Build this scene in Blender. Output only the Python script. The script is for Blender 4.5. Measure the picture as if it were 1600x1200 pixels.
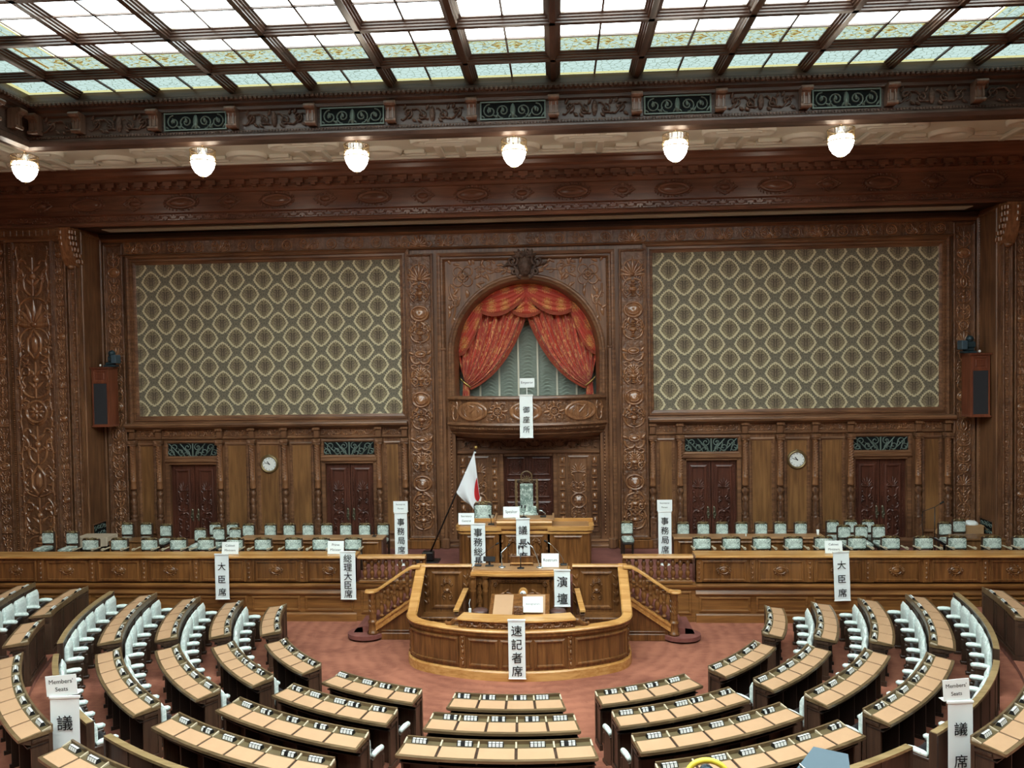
import bpy, math, random
from mathutils import Matrix, Vector
SC = bpy.context.scene
for o in list(bpy.data.objects): bpy.data.objects.remove(o)
COL = SC.collection
PI = math.pi
sin, cos = math.sin, math.cos

# ------------------------------------------------------------------ camera
YAW, PITCH, ROLL, FPX = math.radians(3.42095), math.radians(-1.5513), math.radians(0.91301), 1214.8
fw = Vector((-sin(YAW)*cos(PITCH), cos(YAW)*cos(PITCH), sin(PITCH)))
rt = Vector((cos(YAW), sin(YAW), 0)); up = rt.cross(fw)
r2 = rt*cos(ROLL) - up*sin(ROLL); u2 = rt*sin(ROLL) + up*cos(ROLL)
cd = bpy.data.cameras.new('camera'); cam = bpy.data.objects.new('camera', cd); COL.objects.link(cam)
cd.sensor_fit = 'HORIZONTAL'; cd.sensor_width = 36; cd.lens = 36*FPX/1600; cd.clip_start = .05; cd.clip_end = 120
mw = Matrix((r2, u2, -fw)).transposed().to_4x4(); mw.translation = Vector((0.940, -23.0, 6.5)); cam.matrix_world = mw
SC.camera = cam

# ------------------------------------------------------------------ world, exposure
wd = bpy.data.worlds.new('world'); SC.world = wd; wd.use_nodes = True
wd.node_tree.nodes['Background'].inputs[0].default_value = (.75, .88, 1, 1)
wd.node_tree.nodes['Background'].inputs[1].default_value = .3
vs = SC.view_settings
vs.view_transform = 'Standard'; vs.look = 'None'; vs.gamma = 1; vs.exposure = 0.0; vs.use_curve_mapping = False
SKY_E = 9.6      # radiance of the daylit glass of the skylight
LAMP_E = 15.0     # radiance of the lit lamp bowls
SC.cycles.use_denoising = True
SC.cycles.max_bounces = 6; SC.cycles.diffuse_bounces = 4; SC.cycles.glossy_bounces = 3
SC.cycles.transmission_bounces = 4; SC.cycles.transparent_max_bounces = 6
SC.cycles.caustics_reflective = False; SC.cycles.caustics_refractive = False

# ------------------------------------------------------------------ node helpers
def lin(c):
    c = c/255
    return c/12.92 if c <= .04045 else ((c+.055)/1.055)**2.4
def rgb(*c): return (lin(c[0]), lin(c[1]), lin(c[2]), 1)

class V:
    """a value socket with arithmetic"""
    def __init__(s, n, sk): s.n = n; s.s = sk
    def _b(s, op, o, rev=False, clamp=False):
        return s.n.math(op, o, s, clamp) if rev else s.n.math(op, s, o, clamp)
    def __add__(s, o): return s._b('ADD', o)
    __radd__ = __add__
    def __sub__(s, o): return s._b('SUBTRACT', o)
    def __rsub__(s, o): return s._b('SUBTRACT', o, True)
    def __mul__(s, o): return s._b('MULTIPLY', o)
    __rmul__ = __mul__
    def __truediv__(s, o): return s._b('DIVIDE', o)
    def __lt__(s, o): return s._b('LESS_THAN', o)
    def __gt__(s, o): return s._b('GREATER_THAN', o)
    def abs(s): return s._b('ABSOLUTE', 0)
    def sin(s): return s._b('SINE', 0)
    def sqrt(s): return s._b('SQRT', 0)
    def fract(s): return s._b('FRACT', 0)
    def mod(s, o): return s._b('FLOORED_MODULO', o)
    def max(s, o): return s._b('MAXIMUM', o)
    def min(s, o): return s._b('MINIMUM', o)
    def pow(s, o): return s._b('POWER', o)
    def step(s, a, b):
        m = s.n.t.nodes.new('ShaderNodeMapRange'); m.interpolation_type = 'SMOOTHSTEP'
        s.n.l(s.s, m.inputs[0]); m.inputs[1].default_value = a; m.inputs[2].default_value = b
        return V(s.n, m.outputs[0])

class N:
    def __init__(s, name):
        s.m = bpy.data.materials.new(name); s.m.use_nodes = True; s.t = s.m.node_tree
        s.b = s.t.nodes['Principled BSDF']; s.out = s.t.nodes['Material Output']
    def l(s, a, b): s.t.links.new(a, b)
    def set(s, sock, val):
        if isinstance(val, V): s.l(val.s, sock)
        elif hasattr(val, 'is_output'): s.l(val, sock)
        else: sock.default_value = val
    def math(s, op, a, b=0, clamp=False):
        n = s.t.nodes.new('ShaderNodeMath'); n.operation = op; n.use_clamp = clamp
        s.set(n.inputs[0], a); s.set(n.inputs[1], b)
        return V(s, n.outputs[0])
    def coord(s, which='Object'):
        if not hasattr(s, 'tc'): s.tc = s.t.nodes.new('ShaderNodeTexCoord')
        return s.tc.outputs[which]
    def xyz(s, vec=None):
        n = s.t.nodes.new('ShaderNodeSeparateXYZ'); s.l(vec or s.coord(), n.inputs[0])
        return [V(s, k) for k in n.outputs]
    def vec(s, x, y, z=0.0):
        n = s.t.nodes.new('ShaderNodeCombineXYZ')
        for i, k in enumerate((x, y, z)): s.set(n.inputs[i], k)
        return n.outputs[0]
    def scale(s, sx, sy, sz, vec=None):
        n = s.t.nodes.new('ShaderNodeMapping'); s.l(vec or s.coord(), n.inputs[0]); n.inputs[3].default_value = (sx, sy, sz)
        return n.outputs[0]
    def noise(s, vec=None, sc=1.0, det=3.0, rough=.55, dist=0.0):
        n = s.t.nodes.new('ShaderNodeTexNoise'); s.l(vec or s.coord(), n.inputs['Vector'])
        n.inputs['Scale'].default_value = sc; n.inputs['Detail'].default_value = det; n.inputs['Roughness'].default_value = rough; n.inputs['Distortion'].default_value = dist
        return V(s, n.outputs[0])
    def voro(s, vec=None, sc=1.0, feat='F1', out=0):
        n = s.t.nodes.new('ShaderNodeTexVoronoi'); n.feature = feat; s.l(vec or s.coord(), n.inputs['Vector']); n.inputs['Scale'].default_value = sc
        return V(s, n.outputs[out])
    def mix(s, f, a, b):
        n = s.t.nodes.new('ShaderNodeMix'); n.data_type = 'RGBA'
        s.set(n.inputs[0], f); s.set(n.inputs[6], a); s.set(n.inputs[7], b)
        return n.outputs[2]
    def bump(s, h, st=.3, dist=.01):
        n = s.t.nodes.new('ShaderNodeBump'); n.inputs['Strength'].default_value = st; n.inputs['Distance'].default_value = dist
        s.set(n.inputs['Height'], h); s.l(n.outputs[0], s.b.inputs['Normal'])
    def fin(s, col, rough=.5, metal=0, spec=.5, coat=0, sheen=0):
        s.set(s.b.inputs['Base Color'], col); s.set(s.b.inputs['Roughness'], rough)
        s.b.inputs['Metallic'].default_value = metal; s.b.inputs['Specular IOR Level'].default_value = spec
        s.b.inputs['Coat Weight'].default_value = coat; s.b.inputs['Coat Roughness'].default_value = .25
        s.b.inputs['Sheen Weight'].default_value = sheen
        return s.m

def plain(name, col, rough=.5, metal=0, spec=.5, var=.12, coat=0):
    n = N(name); k = n.noise(sc=9, det=4)
    a = tuple(min(1, c*(1-var)) for c in col[:3])+(1,); b = tuple(min(1, c*(1+var)) for c in col[:3])+(1,)
    return n.fin(n.mix(k, a, b), rough, metal, spec, coat)
def wood(name, dark, light, axis='Z', rough=.38, sc=1.0, spec=.5, carve=0.0, coat=.15):
    n = N(name)
    st = {'Z': (14, 14, .9), 'X': (.9, 14, 14), 'Y': (14, .9, 14)}[axis]
    g = n.noise(n.scale(*[k*sc for k in st]), 1.0, 6, .62, .6)
    big = n.noise(sc=.7*sc, det=2)
    f = (g*.75 + big*.5 - .12)
    c = n.mix(f.step(.3, .72), dark, light)
    h = g*.25
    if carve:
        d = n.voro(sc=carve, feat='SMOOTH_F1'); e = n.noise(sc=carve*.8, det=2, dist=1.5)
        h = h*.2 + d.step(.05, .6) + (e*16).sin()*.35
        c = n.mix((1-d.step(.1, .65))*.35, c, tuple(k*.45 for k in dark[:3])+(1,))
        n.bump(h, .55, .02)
    else: n.bump(h, .12, .004)
    return n.fin(c, rough, 0, spec, coat)

MT = {}
WD, WL = rgb(80, 51, 34), rgb(138, 97, 66)
MT['wall'] = wood('oak_panelling', WD, WL)
MT['wallx'] = wood('oak_moulding', rgb(82, 53, 36), rgb(142, 101, 70), 'X')
MT['panel'] = wood('oak_flat_panel', rgb(100, 68, 41), rgb(150, 108, 66), 'Z', .34, .8)
MT['relief'] = wood('oak_relief', rgb(110, 72, 48), rgb(164, 116, 78), 'Z', .24, 1, .9)
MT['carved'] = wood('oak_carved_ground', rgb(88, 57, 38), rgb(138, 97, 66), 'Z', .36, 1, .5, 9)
MT['frieze'] = wood('oak_frieze', rgb(86, 54, 42), rgb(130, 88, 67), 'X', .28, .8)
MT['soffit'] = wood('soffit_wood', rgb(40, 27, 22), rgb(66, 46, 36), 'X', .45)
MT['door'] = wood('door_mahogany', rgb(62, 33, 25), rgb(98, 56, 42), 'Z', .36)
MT['bench'] = wood('honey_oak', rgb(84, 51, 25), rgb(144, 96, 52), 'Z', .3, .9)
MT['benchx'] = wood('honey_oak_along', rgb(94, 58, 28), rgb(152, 104, 56), 'X', .3, .9)
MT['rail'] = wood('pale_oak_rail', rgb(176, 122, 62), rgb(220, 170, 104), 'X', .26, .8)
MT['raily'] = wood('pale_oak_rail_deep', rgb(160, 106, 50), rgb(206, 152, 86), 'Y', .26, .8)
MT['top'] = wood('table_top', rgb(146, 106, 70), rgb(190, 148, 104), 'X', .35)
MT['desk'] = wood('walnut_desk', rgb(46, 33, 25), rgb(78, 58, 44), 'Z', .4)
MT['deskrail'] = wood('walnut_rail', rgb(84, 66, 44), rgb(128, 106, 76), 'X', .28)
MT['deskdark'] = wood('walnut_dark', rgb(26, 20, 17), rgb(44, 34, 28), 'Z', .45)
MT['divider'] = plain('pale_divider', rgb(190, 176, 150), .35)
MT['brassrail'] = wood('brassy_rail', rgb(128, 106, 70), rgb(176, 150, 108), 'X', .28)
MT['strip'] = plain('olive_tray', rgb(96, 82, 54), .55)
MT['leather'] = plain('tan_leather', rgb(190, 152, 117), .5, 0, .4, .05)
MT['seatdark'] = plain('dark_seat_leather', rgb(42, 38, 40), .42)
MT['ceil'] = wood('ceiling_beam_wood', rgb(62, 48, 42), rgb(108, 86, 74), 'X', .40, 1)
MT['ceily'] = wood('ceiling_beam_wood_deep', rgb(58, 42, 36), rgb(104, 80, 66), 'Y', .28, 1)
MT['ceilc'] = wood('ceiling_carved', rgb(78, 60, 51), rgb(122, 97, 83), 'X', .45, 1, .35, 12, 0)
MT['bracket'] = wood('bracket_oak', rgb(86, 64, 52), rgb(136, 106, 88), 'Z', .3)
MT['plaster'] = plain('cream_plaster', rgb(236, 240, 230), .8, 0, .2, .02)
MT['bronze'] = plain('green_bronze', rgb(104, 120, 112), .5, .3, .5, .2)
MT['void'] = plain('vent_dark', rgb(14, 20, 22), .8, 0, .2, .1)
MT['gold'] = plain('gilt_metal', rgb(190, 160, 96), .32, .9)
MT['brass'] = plain('aged_brass', rgb(150, 132, 96), .38, .85)
MT['chrome'] = plain('chrome', rgb(200, 210, 212), .2, .9, .5, .03)
MT['black'] = plain('black_plastic', rgb(22, 24, 26), .42)
MT['blackw'] = plain('black_lacquer', rgb(20, 19, 20), .35)
MT['paper'] = plain('white_paper', rgb(244, 252, 250), .6, 0, .3, .01)
MT['ink'] = plain('black_ink', rgb(18, 20, 22), .6, 0, .3, .02)
MT['inkgrey'] = plain('grey_ink', rgb(64, 70, 72), .6, 0, .3, .02)
MT['white'] = plain('white_enamel', rgb(238, 242, 238), .35, 0, .5, .01)
MT['linen'] = plain('linen_cloth', rgb(196, 180, 156), .85, 0, .2, .05)
MT['card'] = plain('cardboard', rgb(176, 138, 98), .8, 0, .2, .06)
MT['redwood'] = wood('speaker_redwood', rgb(96, 50, 34), rgb(138, 80, 55), 'Z', .35)
MT['grillecloth'] = plain('speaker_cloth', rgb(44, 46, 50), .8)
MT['teal'] = plain('dark_teal_metal', rgb(38, 60, 68), .45, .2)
MT['bluegrey'] = plain('blue_grey_plastic', rgb(66, 88, 100), .4, .1, .5, .06)
MT['yellow'] = plain('yellow_rubber', rgb(226, 204, 64), .45)
MT['flagw'] = plain('flag_white', rgb(232, 236, 238), .75, 0, .2, .01)
MT['flagr'] = plain('flag_red', rgb(196, 44, 48), .75, 0, .2, .03)
MT['whitestrip'] = plain('grey_plaster_slot', rgb(206, 212, 204), .7)
MT['brownleather'] = plain('brown_leather', rgb(92, 66, 60), .4)
MT['ivory'] = plain('ivory_ribbon', rgb(222, 220, 200), .6, 0, .3, .02)
MT['handle'] = plain('door_bronze', rgb(120, 116, 96), .38, .7)

def m_carpet(name, a, b, swirl=True):
    n = N(name); x, y, z = n.xyz()
    r = ((x*x) + ((y+4.45)*(y+4.45))).sqrt()
    w = n.noise(sc=1.3, det=3, dist=1.0); k = n.noise(sc=.45, det=2)
    f = w*.45 + k*.35
    if swirl:
        f = f + ((r*22 + w*10).sin()*.5+.5)*.12*k
    f = f + n.noise(sc=60, det=2)*.16 + n.noise(n.scale(1, 3.2, 1), 2.2, 4, .6, 1.6)*.25 - .05
    n.bump(n.noise(sc=220, det=2), .25, .006)
    return n.fin(n.mix(f.step(.3, .82), a, b), .92, 0, .1, 0, .06)
MT['carpet'] = m_carpet('russet_carpet', rgb(106, 60, 48), rgb(174, 112, 88))
MT['carpets'] = m_carpet('stage_carpet', rgb(100, 58, 52), rgb(144, 90, 80), False)

def m_damask():
    n = N('ogee_damask'); x, y, z = n.xyz()
    p = .868
    u = (x/p)+.125; v = (z/p)-.52
    def cell(u, v):
        a = ((u+.5).fract()-.5).abs(); b = ((v+.5).fract()-.5)
        return a, b
    a1, b1 = cell(u, v); a2, b2 = cell(u+.5, v+.5)
    def dist(a, b):
        return (a.pow(1.36) + (b.abs()*.93).pow(1.36)).pow(1/1.36)
    d1, d2 = dist(a1, b1), dist(a2, b2)
    sel = d1 < d2
    inv = 1-sel
    a = a1*sel + a2*inv; b = b1*sel + b2*inv
    d = d1.min(d2)
    wob = ((a*1.0 - b*.8)*62).sin()*.012 + ((a+b*.9)*54).sin()*.010
    d = d + wob
    orn = n.noise(n.vec(a*30, b*30, 0.0), 1.0, 2, .5, 1.2)
    orn2 = n.voro(n.vec(a*17, b*17+3, 0.0), 1.0, 'F1')
    inner = n.mix((orn*.55+n.noise(n.vec(a*64, b*64, 3.0), 1.0, 2, .5, 1.0)*.55).step(.49, .58), rgb(70, 62, 50), rgb(140, 126, 106))
    inner = n.mix(((a*40).sin()*.5 + orn*1.1).step(.95, 1.1)*(d < .2), inner, rgb(56, 50, 40))
    outer = n.mix(orn2.step(.2, .6), rgb(134, 127, 108), rgb(106, 101, 87))
    outer = n.mix((orn2 < .12)*.8, outer, rgb(46, 42, 36))
    outer = n.mix((d > .53)*.45, outer, rgb(80, 86, 78))
    cream = n.mix(orn.step(.3, .7), rgb(212, 202, 166), rgb(190, 180, 146))
    ring = d.step(.268, .282)*(1-d.step(.338, .352))
    c = n.mix(d.step(.27, .285), inner, outer)
    c = n.mix(ring, c, cream)
    tuft = (orn.step(.46, .54))*((d > .15)*(d < .26))
    c = n.mix(tuft*.5, c, rgb(170, 160, 122))
    n.bump(d*3+orn*.3, .15, .01)
    return n.fin(c, .75, 0, .25)
MT['damask'] = m_damask()

def m_chairdamask():
    n = N('sage_damask'); x, y, z = n.xyz()
    o = n.noise(n.vec(x.abs()*26, z*26, y*4), 1.0, 3, .55, 1.4)
    e = ((x/.15)*(x/.15) + ((z-.72)/.22)*((z-.72)/.22))
    w = n.noise(sc=7, det=2)
    f = (o*.95 + w*.45 - .04*e.min(3.0)).step(.50, .80)
    return n.fin(n.mix(f, rgb(104, 124, 114), rgb(222, 234, 224)), .6, 0, .35, 0, .2)
MT['sage'] = m_chairdamask()
def m_seatwhite():
    n = N('white_brocade'); x, y, z = n.xyz()
    o = n.noise(n.vec(x.abs()*22, z*22, y*16), 1.0, 3, .55, 1.2)
    n.bump(o, .2, .004)
    return n.fin(n.mix(o.step(.45, .62), rgb(226, 236, 230), rgb(198, 214, 208)), .6, 0, .35, 0, .15)
MT['brocade'] = m_seatwhite()
def m_red():
    n = N('red_gold_brocade'); x, y, z = n.xyz()
    p = .42
    a = ((x/p).fract()-.5).abs(); b = ((z/(p*1.35)).fract()-.5)
    o = n.noise(n.vec(a*9, b*9, z*.0+1.7), 1.0, 3, .5, 1.6)
    f = (o - (a*a*3 + b*b*2.4)*.42).step(.36, .44)
    r = n.mix(n.noise(sc=4), rgb(172, 58, 44), rgb(206, 80, 58))
    g = n.mix(n.noise(sc=30), rgb(232, 178, 104), rgb(196, 130, 68))
    return n.fin(n.mix(f*.9, r, g), .5, 0, .4, 0, .25)
MT['red'] = m_red()
def m_redstripe():
    n = N('red_gold_fold_silk'); x, y, z = n.xyz()
    o = n.noise(n.scale(9, 9, 5), 1.0, 3, .55, 1.5)
    r = n.mix(n.noise(sc=4), rgb(176, 58, 44), rgb(214, 86, 62))
    return n.fin(n.mix(o.step(.52, .60)*.8, r, rgb(238, 190, 124)), .48, 0, .4, 0, .25)
MT['redfold'] = m_redstripe()
MT['fringe'] = plain('russet_fringe', rgb(150, 70, 50), .7, 0, .2, .4)
MT['shade'] = plain('grey_green_voile', rgb(158, 168, 156), .6, 0, .3, .06)

def m_sky():
    n = N('lit_stained_glass'); x, y, z = n.xyz()
    e = ((-5.28) - y).min(11.4 - x.abs())      # distance in from the edge of the skylight
    ax = x.abs()
    cu = (ax/1.8376+.5).fract()
    leaf = n.noise(n.vec((cu-.5).abs()*8, e*6.0, 0.0), 1.0, 3, .5, 2.2)
    vein = ((leaf*26).sin().abs())
    lead = n.voro(n.scale(7, 7, 7), 1.0, 'DISTANCE_TO_EDGE')
    white = n.mix(n.noise(sc=.5), (.86, .99, .98, 1), (.9, 1, 1, 1))
    edge = n.mix(lead.step(.02, .05), rgb(150, 172, 156), rgb(210, 238, 232))
    orn = n.mix(leaf.step(.50, .56), rgb(204, 232, 224), rgb(206, 206, 140))
    orn = n.mix((leaf > .63)*1.0, orn, rgb(164, 122, 52))
    orn = n.mix((1-lead.step(.015, .045))*.7, orn, rgb(90, 110, 90))
    yb = rgb(236, 230, 150)
    band = e*1.0
    isor = (band > 1.28)*(band < 2.12)
    c = n.mix(isor, white, orn)
    c = n.mix(band < 1.28, c, edge)
    yl = ((band > .98)*(band < 1.05)).max((band > 1.36)*(band < 1.42)).max((band > 2.06)*(band < 2.14)).max((band > .1)*(band < .22))
    c = n.mix(yl*.85, c, yb)
    cc = (cu-.5).abs()              # pretty fans in the corners of the inner panes
    cv = (((y+6.58)/1.76).fract()-.5).abs()
    q = (((.5-cc)*(.5-cc)) + (((cv-.5).abs())*(cv-.5).abs())*1.4).sqrt()
    fan = (band > 3.0)*(q < .2)*((q*70+leaf*8).sin()*.5+.5).step(.3, .6)
    c = n.mix(fan*.75, c, rgb(150, 140, 84))
    bright = 1 - isor*(1-.95/SKY_E) - (band < 1.28)*(1-.95/SKY_E)
    em = n.t.nodes.new('ShaderNodeEmission'); n.l(c, em.inputs[0]); n.set(em.inputs[1], bright*SKY_E)
    n.l(em.outputs[0], n.out.inputs[0]); return n.m
MT['sky'] = m_sky()
def m_lamp():
    n = N('lit_opal_glass'); n.fin(rgb(255, 244, 220), .3)
    n.b.inputs['Emission Color'].default_value = (1, .95, .84, 1); n.b.inputs['Emission Strength'].default_value = LAMP_E
    return n.m
MT['lamp'] = m_lamp()
def m_glass():
    n = N('amber_lamp_glass'); t = n.t.nodes.new('ShaderNodeBsdfTransparent'); t.inputs[0].default_value = (.95, .84, .72, 1)
    g = n.t.nodes.new('ShaderNodeBsdfGlossy'); g.inputs['Roughness'].default_value = .1
    mx = n.t.nodes.new('ShaderNodeMixShader'); mx.inputs[0].default_value = .18
    n.l(t.outputs[0], mx.inputs[1]); n.l(g.outputs[0], mx.inputs[2]); n.l(mx.outputs[0], n.out.inputs[0]); return n.m
MT['glass'] = m_glass()

# ------------------------------------------------------------------ mesh builder
class M:
    def __init__(s): s.v = []; s.f = []; s.sm = []; s.T = None
    def at(s, *o, rz=0.0, rx=0.0, ry=0.0, sc=None):
        m = Matrix.Translation(Vector(o)) @ Matrix.Rotation(rz, 4, 'Z') @ Matrix.Rotation(ry, 4, 'Y') @ Matrix.Rotation(rx, 4, 'X')
        if sc: m = m @ Matrix.Diagonal(Vector(tuple(sc)+(1,)))
        s.T = m; return s
    def wallf(s, O, U=(1, 0, 0), Vv=(0, 0, 1)):
        U = Vector(U); W = Vector(Vv); Nn = U.cross(W)
        m = Matrix((U, W, Nn)).transposed().to_4x4(); m.translation = Vector(O); s.T = m; return s
    def add(s, vs, fs, smooth=False):
        o = len(s.v)
        if callable(s.T): vs = [s.T(*v) for v in vs]
        elif s.T is not None: vs = [tuple(s.T @ Vector(v)) for v in vs]
        s.v += vs; s.f += [tuple(o+i for i in f) for f in fs]; s.sm += [smooth]*len(fs)
        return s
    def box(s, x0, x1, y0, y1, z0, z1, b=0.0):
        if b:
            b = min(b, (x1-x0)*.49, (y1-y0)*.49, (z1-z0)*.49)
            vs = []
            for z, i in ((z0, b), (z0+b, 0), (z1-b, 0), (z1, b)):
                c = b*.6 if i == 0 else 0
                X0, X1, Y0, Y1 = x0+i, x1-i, y0+i, y1-i
                c = max(c, 1e-4)
                vs += [(X0+c, Y0, z), (X1-c, Y0, z), (X1, Y0+c, z), (X1, Y1-c, z), (X1-c, Y1, z), (X0+c, Y1, z), (X0, Y1-c, z), (X0, Y0+c, z)]
            fs = [tuple(range(7, -1, -1)), tuple(range(24, 32))]
            for k in range(3):
                for i in range(8): fs.append((k*8+i, k*8+(i+1) % 8, k*8+8+(i+1) % 8, k*8+8+i))
            return s.add(vs, fs)
        vs = [(x0, y0, z0), (x1, y0, z0), (x1, y1, z0), (x0, y1, z0), (x0, y0, z1), (x1, y0, z1), (x1, y1, z1), (x0, y1, z1)]
        return s.add(vs, [(3, 2, 1, 0), (4, 5, 6, 7), (0, 1, 5, 4), (1, 2, 6, 5), (2, 3, 7, 6), (3, 0, 4, 7)])
    def prism(s, poly, z0, z1):
        n = len(poly)
        vs = [(x, y, z0) for x, y in poly] + [(x, y, z1) for x, y in poly]
        return s.add(vs, [tuple(range(n-1, -1, -1)), tuple(range(n, 2*n))] + [(i, (i+1) % n, n+(i+1) % n, n+i) for i in range(n)])
    def lathe(s, prof, seg=16, a0=0.0, a1=2*PI, sq=1.0):
        full = abs(a1-a0-2*PI) < 1e-6; n = seg if full else seg+1
        vs = []
        for r, z in prof:
            for i in range(n):
                a = a0+(a1-a0)*i/seg; vs.append((r*cos(a), r*sin(a)*sq, z))
        fs = []
        for k in range(len(prof)-1):
            for i in range(seg):
                j = (i+1) % n; fs.append((k*n+i, k*n+j, (k+1)*n+j, (k+1)*n+i))
        s.add(vs, fs, True)
        if full:
            for k, fl in ((0, 1), (len(prof)-1, 0)):
                if prof[k][0] > 1e-4:
                    ring = [(prof[k][0]*cos(2*PI*i/seg), prof[k][0]*sin(2*PI*i/seg)*sq, prof[k][1]) for i in range(seg)]
                    s.add(ring, [tuple(range(seg-1, -1, -1)) if fl else tuple(range(seg))])
        return s
    def tube(s, pts, r, seg=8, closed=False, caps=True):
        pts = [Vector(p) for p in pts]; n = len(pts); vs = []; fs = []
        rr = r if isinstance(r, (list, tuple)) else [r]*n
        ref = None
        for i, p in enumerate(pts):
            t = (pts[(i+1) % n]-pts[i-1]) if closed else (pts[min(i+1, n-1)]-pts[max(i-1, 0)])
            t.normalize()
            if ref is None: ref = Vector((0, 0, 1)) if abs(t.z) < .9 else Vector((1, 0, 0))
            a = t.cross(ref)
            if a.length < 1e-4: a = t.cross(Vector((1, .3, .2)))
            a.normalize(); b = a.cross(t); ref = b
            for k in range(seg):
                an = 2*PI*k/seg; vs.append(tuple(p + a*(cos(an)*rr[i]) + b*(sin(an)*rr[i])))
        m = n if closed else n-1
        for i in range(m):
            j = (i+1) % n
            for k in range(seg): fs.append((i*seg+k, j*seg+k, j*seg+(k+1) % seg, i*seg+(k+1) % seg))
        if caps and not closed: fs += [tuple(range(seg)), tuple(range(n*seg-1, (n-1)*seg-1, -1))]
        return s.add(vs, fs, True)
    def sweep(s, prof, path, closed=False, zs=None, cap=True):
        """prof: closed loop of (out, z); path: plan points; out is to the right of travel"""
        n = len(path); k = len(prof); vs = []; fs = []
        for i, p in enumerate(path):
            a = Vector(path[i-1] if (closed or i > 0) else p); b = Vector(path[(i+1) % n] if (closed or i < n-1) else p); p = Vector(p)
            d1 = (p-a).normalized() if (p-a).length > 1e-9 else (b-p).normalized()
            d2 = (b-p).normalized() if (b-p).length > 1e-9 else d1
            n1 = Vector((d1.y, -d1.x)); n2 = Vector((d2.y, -d2.x)); q = (n1+n2)
            q = q/max(q.length_squared, .3)*2
            z0 = zs[i] if zs else 0
            for o, z in prof: vs.append((p.x+q.x*o, p.y+q.y*o, z+z0))
        m = n if closed else n-1
        for i in range(m):
            j = (i+1) % n
            for t in range(k): fs.append((i*k+t, i*k+(t+1) % k, j*k+(t+1) % k, j*k+t))
        if not closed and cap: fs += [tuple(range(k-1, -1, -1)), tuple(range((n-1)*k, n*k))]
        return s.add(vs, fs)
    def frame(s, u0, u1, v0, v1, prof, back=False):
        """rectangular moulding in the local xy plane; prof = (inset, depth)"""
        vs = []; fs = []
        for i, d in prof: vs += [(u0+i, v0+i, d), (u1-i, v0+i, d), (u1-i, v1-i, d), (u0+i, v1-i, d)]
        for k in range(len(prof)-1):
            for c in range(4): fs.append((k*4+c, k*4+(c+1) % 4, k*4+4+(c+1) % 4, k*4+4+c))
        return s.add(vs, fs)
    def ring(s, pts, prof, closed=True):
        """moulding along a plane outline (local xy); prof = (offset to the left, depth)"""
        n = len(pts); vs = []; fs = []; k = len(prof)
        for i, p in enumerate(pts):
            a = Vector(pts[i-1] if closed or i > 0 else p); b = Vector(pts[(i+1) % n] if closed or i < n-1 else p)
            t = (b-a).normalized(); nn = Vector((-t.y, t.x)); p = Vector(p)
            for o, d in prof: vs.append((p.x+nn.x*o, p.y+nn.y*o, d))
        for i in range(n if closed else n-1):
            j = (i+1) % n
            for t in range(k-1): fs.append((i*k+t, j*k+t, j*k+t+1, i*k+t+1))
        return s.add(vs, fs, True)
    def rel(s, pts, w, h):
        """a raised rounded stroke in the local xy plane"""
        n = len(pts); vs = []; fs = []
        for i, p in enumerate(pts):
            a = pts[max(i-1, 0)]; b = pts[min(i+1, n-1)]
            tx, ty = b[0]-a[0], b[1]-a[1]; L = math.hypot(tx, ty) or 1; nx, ny = -ty/L, tx/L
            ww = w[i] if isinstance(w, (list, tuple)) else w
            hh = h*min(1, ww/(max(w) if isinstance(w, (list, tuple)) else w)*1.0+.15)
            for o, d in ((-1, -.003), (-.55, .75), (.55, .75), (1, -.003)): vs.append((p[0]+nx*ww*o, p[1]+ny*ww*o, d*hh if d > 0 else d))
        for i in range(n-1):
            for t in range(3): fs.append((i*4+t, i*4+t+1, i*4+5+t, i*4+4+t))
        return s.add(vs, fs, True)
    def dome(s, cx, cy, rx, ry, h, seg=20, rings=5, flat=0.0):
        vs = []; fs = []
        for k in range(rings):
            t = k/(rings-1); q = cos(t*PI/2); d = h*(sin(t*PI/2))
            q = max(q, flat if k == rings-1 else 0.0)
            for i in range(seg):
                a = 2*PI*i/seg; vs.append((cx+rx*q*cos(a), cy+ry*q*sin(a), d))
        for k in range(rings-1):
            for i in range(seg): fs.append((k*seg+i, k*seg+(i+1) % seg, (k+1)*seg+(i+1) % seg, (k+1)*seg+i))
        fs.append(tuple((rings-1)*seg+i for i in range(seg)))
        return s.add(vs, fs, True)
    def ell(s, c, r, seg=14, rings=8):
        vs = []; fs = []
        for k in range(rings+1):
            t = PI*k/rings-PI/2
            for i in range(seg):
                a = 2*PI*i/seg; vs.append((c[0]+r[0]*cos(t)*cos(a), c[1]+r[1]*cos(t)*sin(a), c[2]+r[2]*sin(t)))
        for k in range(rings):
            for i in range(seg): fs.append((k*seg+i, k*seg+(i+1) % seg, (k+1)*seg+(i+1) % seg, (k+1)*seg+i))
        return s.add(vs, fs, True)
    def grid(s, fn, nu, nv, smooth=True):
        vs = [fn(i/nu, j/nv) for j in range(nv+1) for i in range(nu+1)]; w = nu+1
        return s.add(vs, [(j*w+i, j*w+i+1, (j+1)*w+i+1, (j+1)*w+i) for j in range(nv) for i in range(nu)], smooth)

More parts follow.
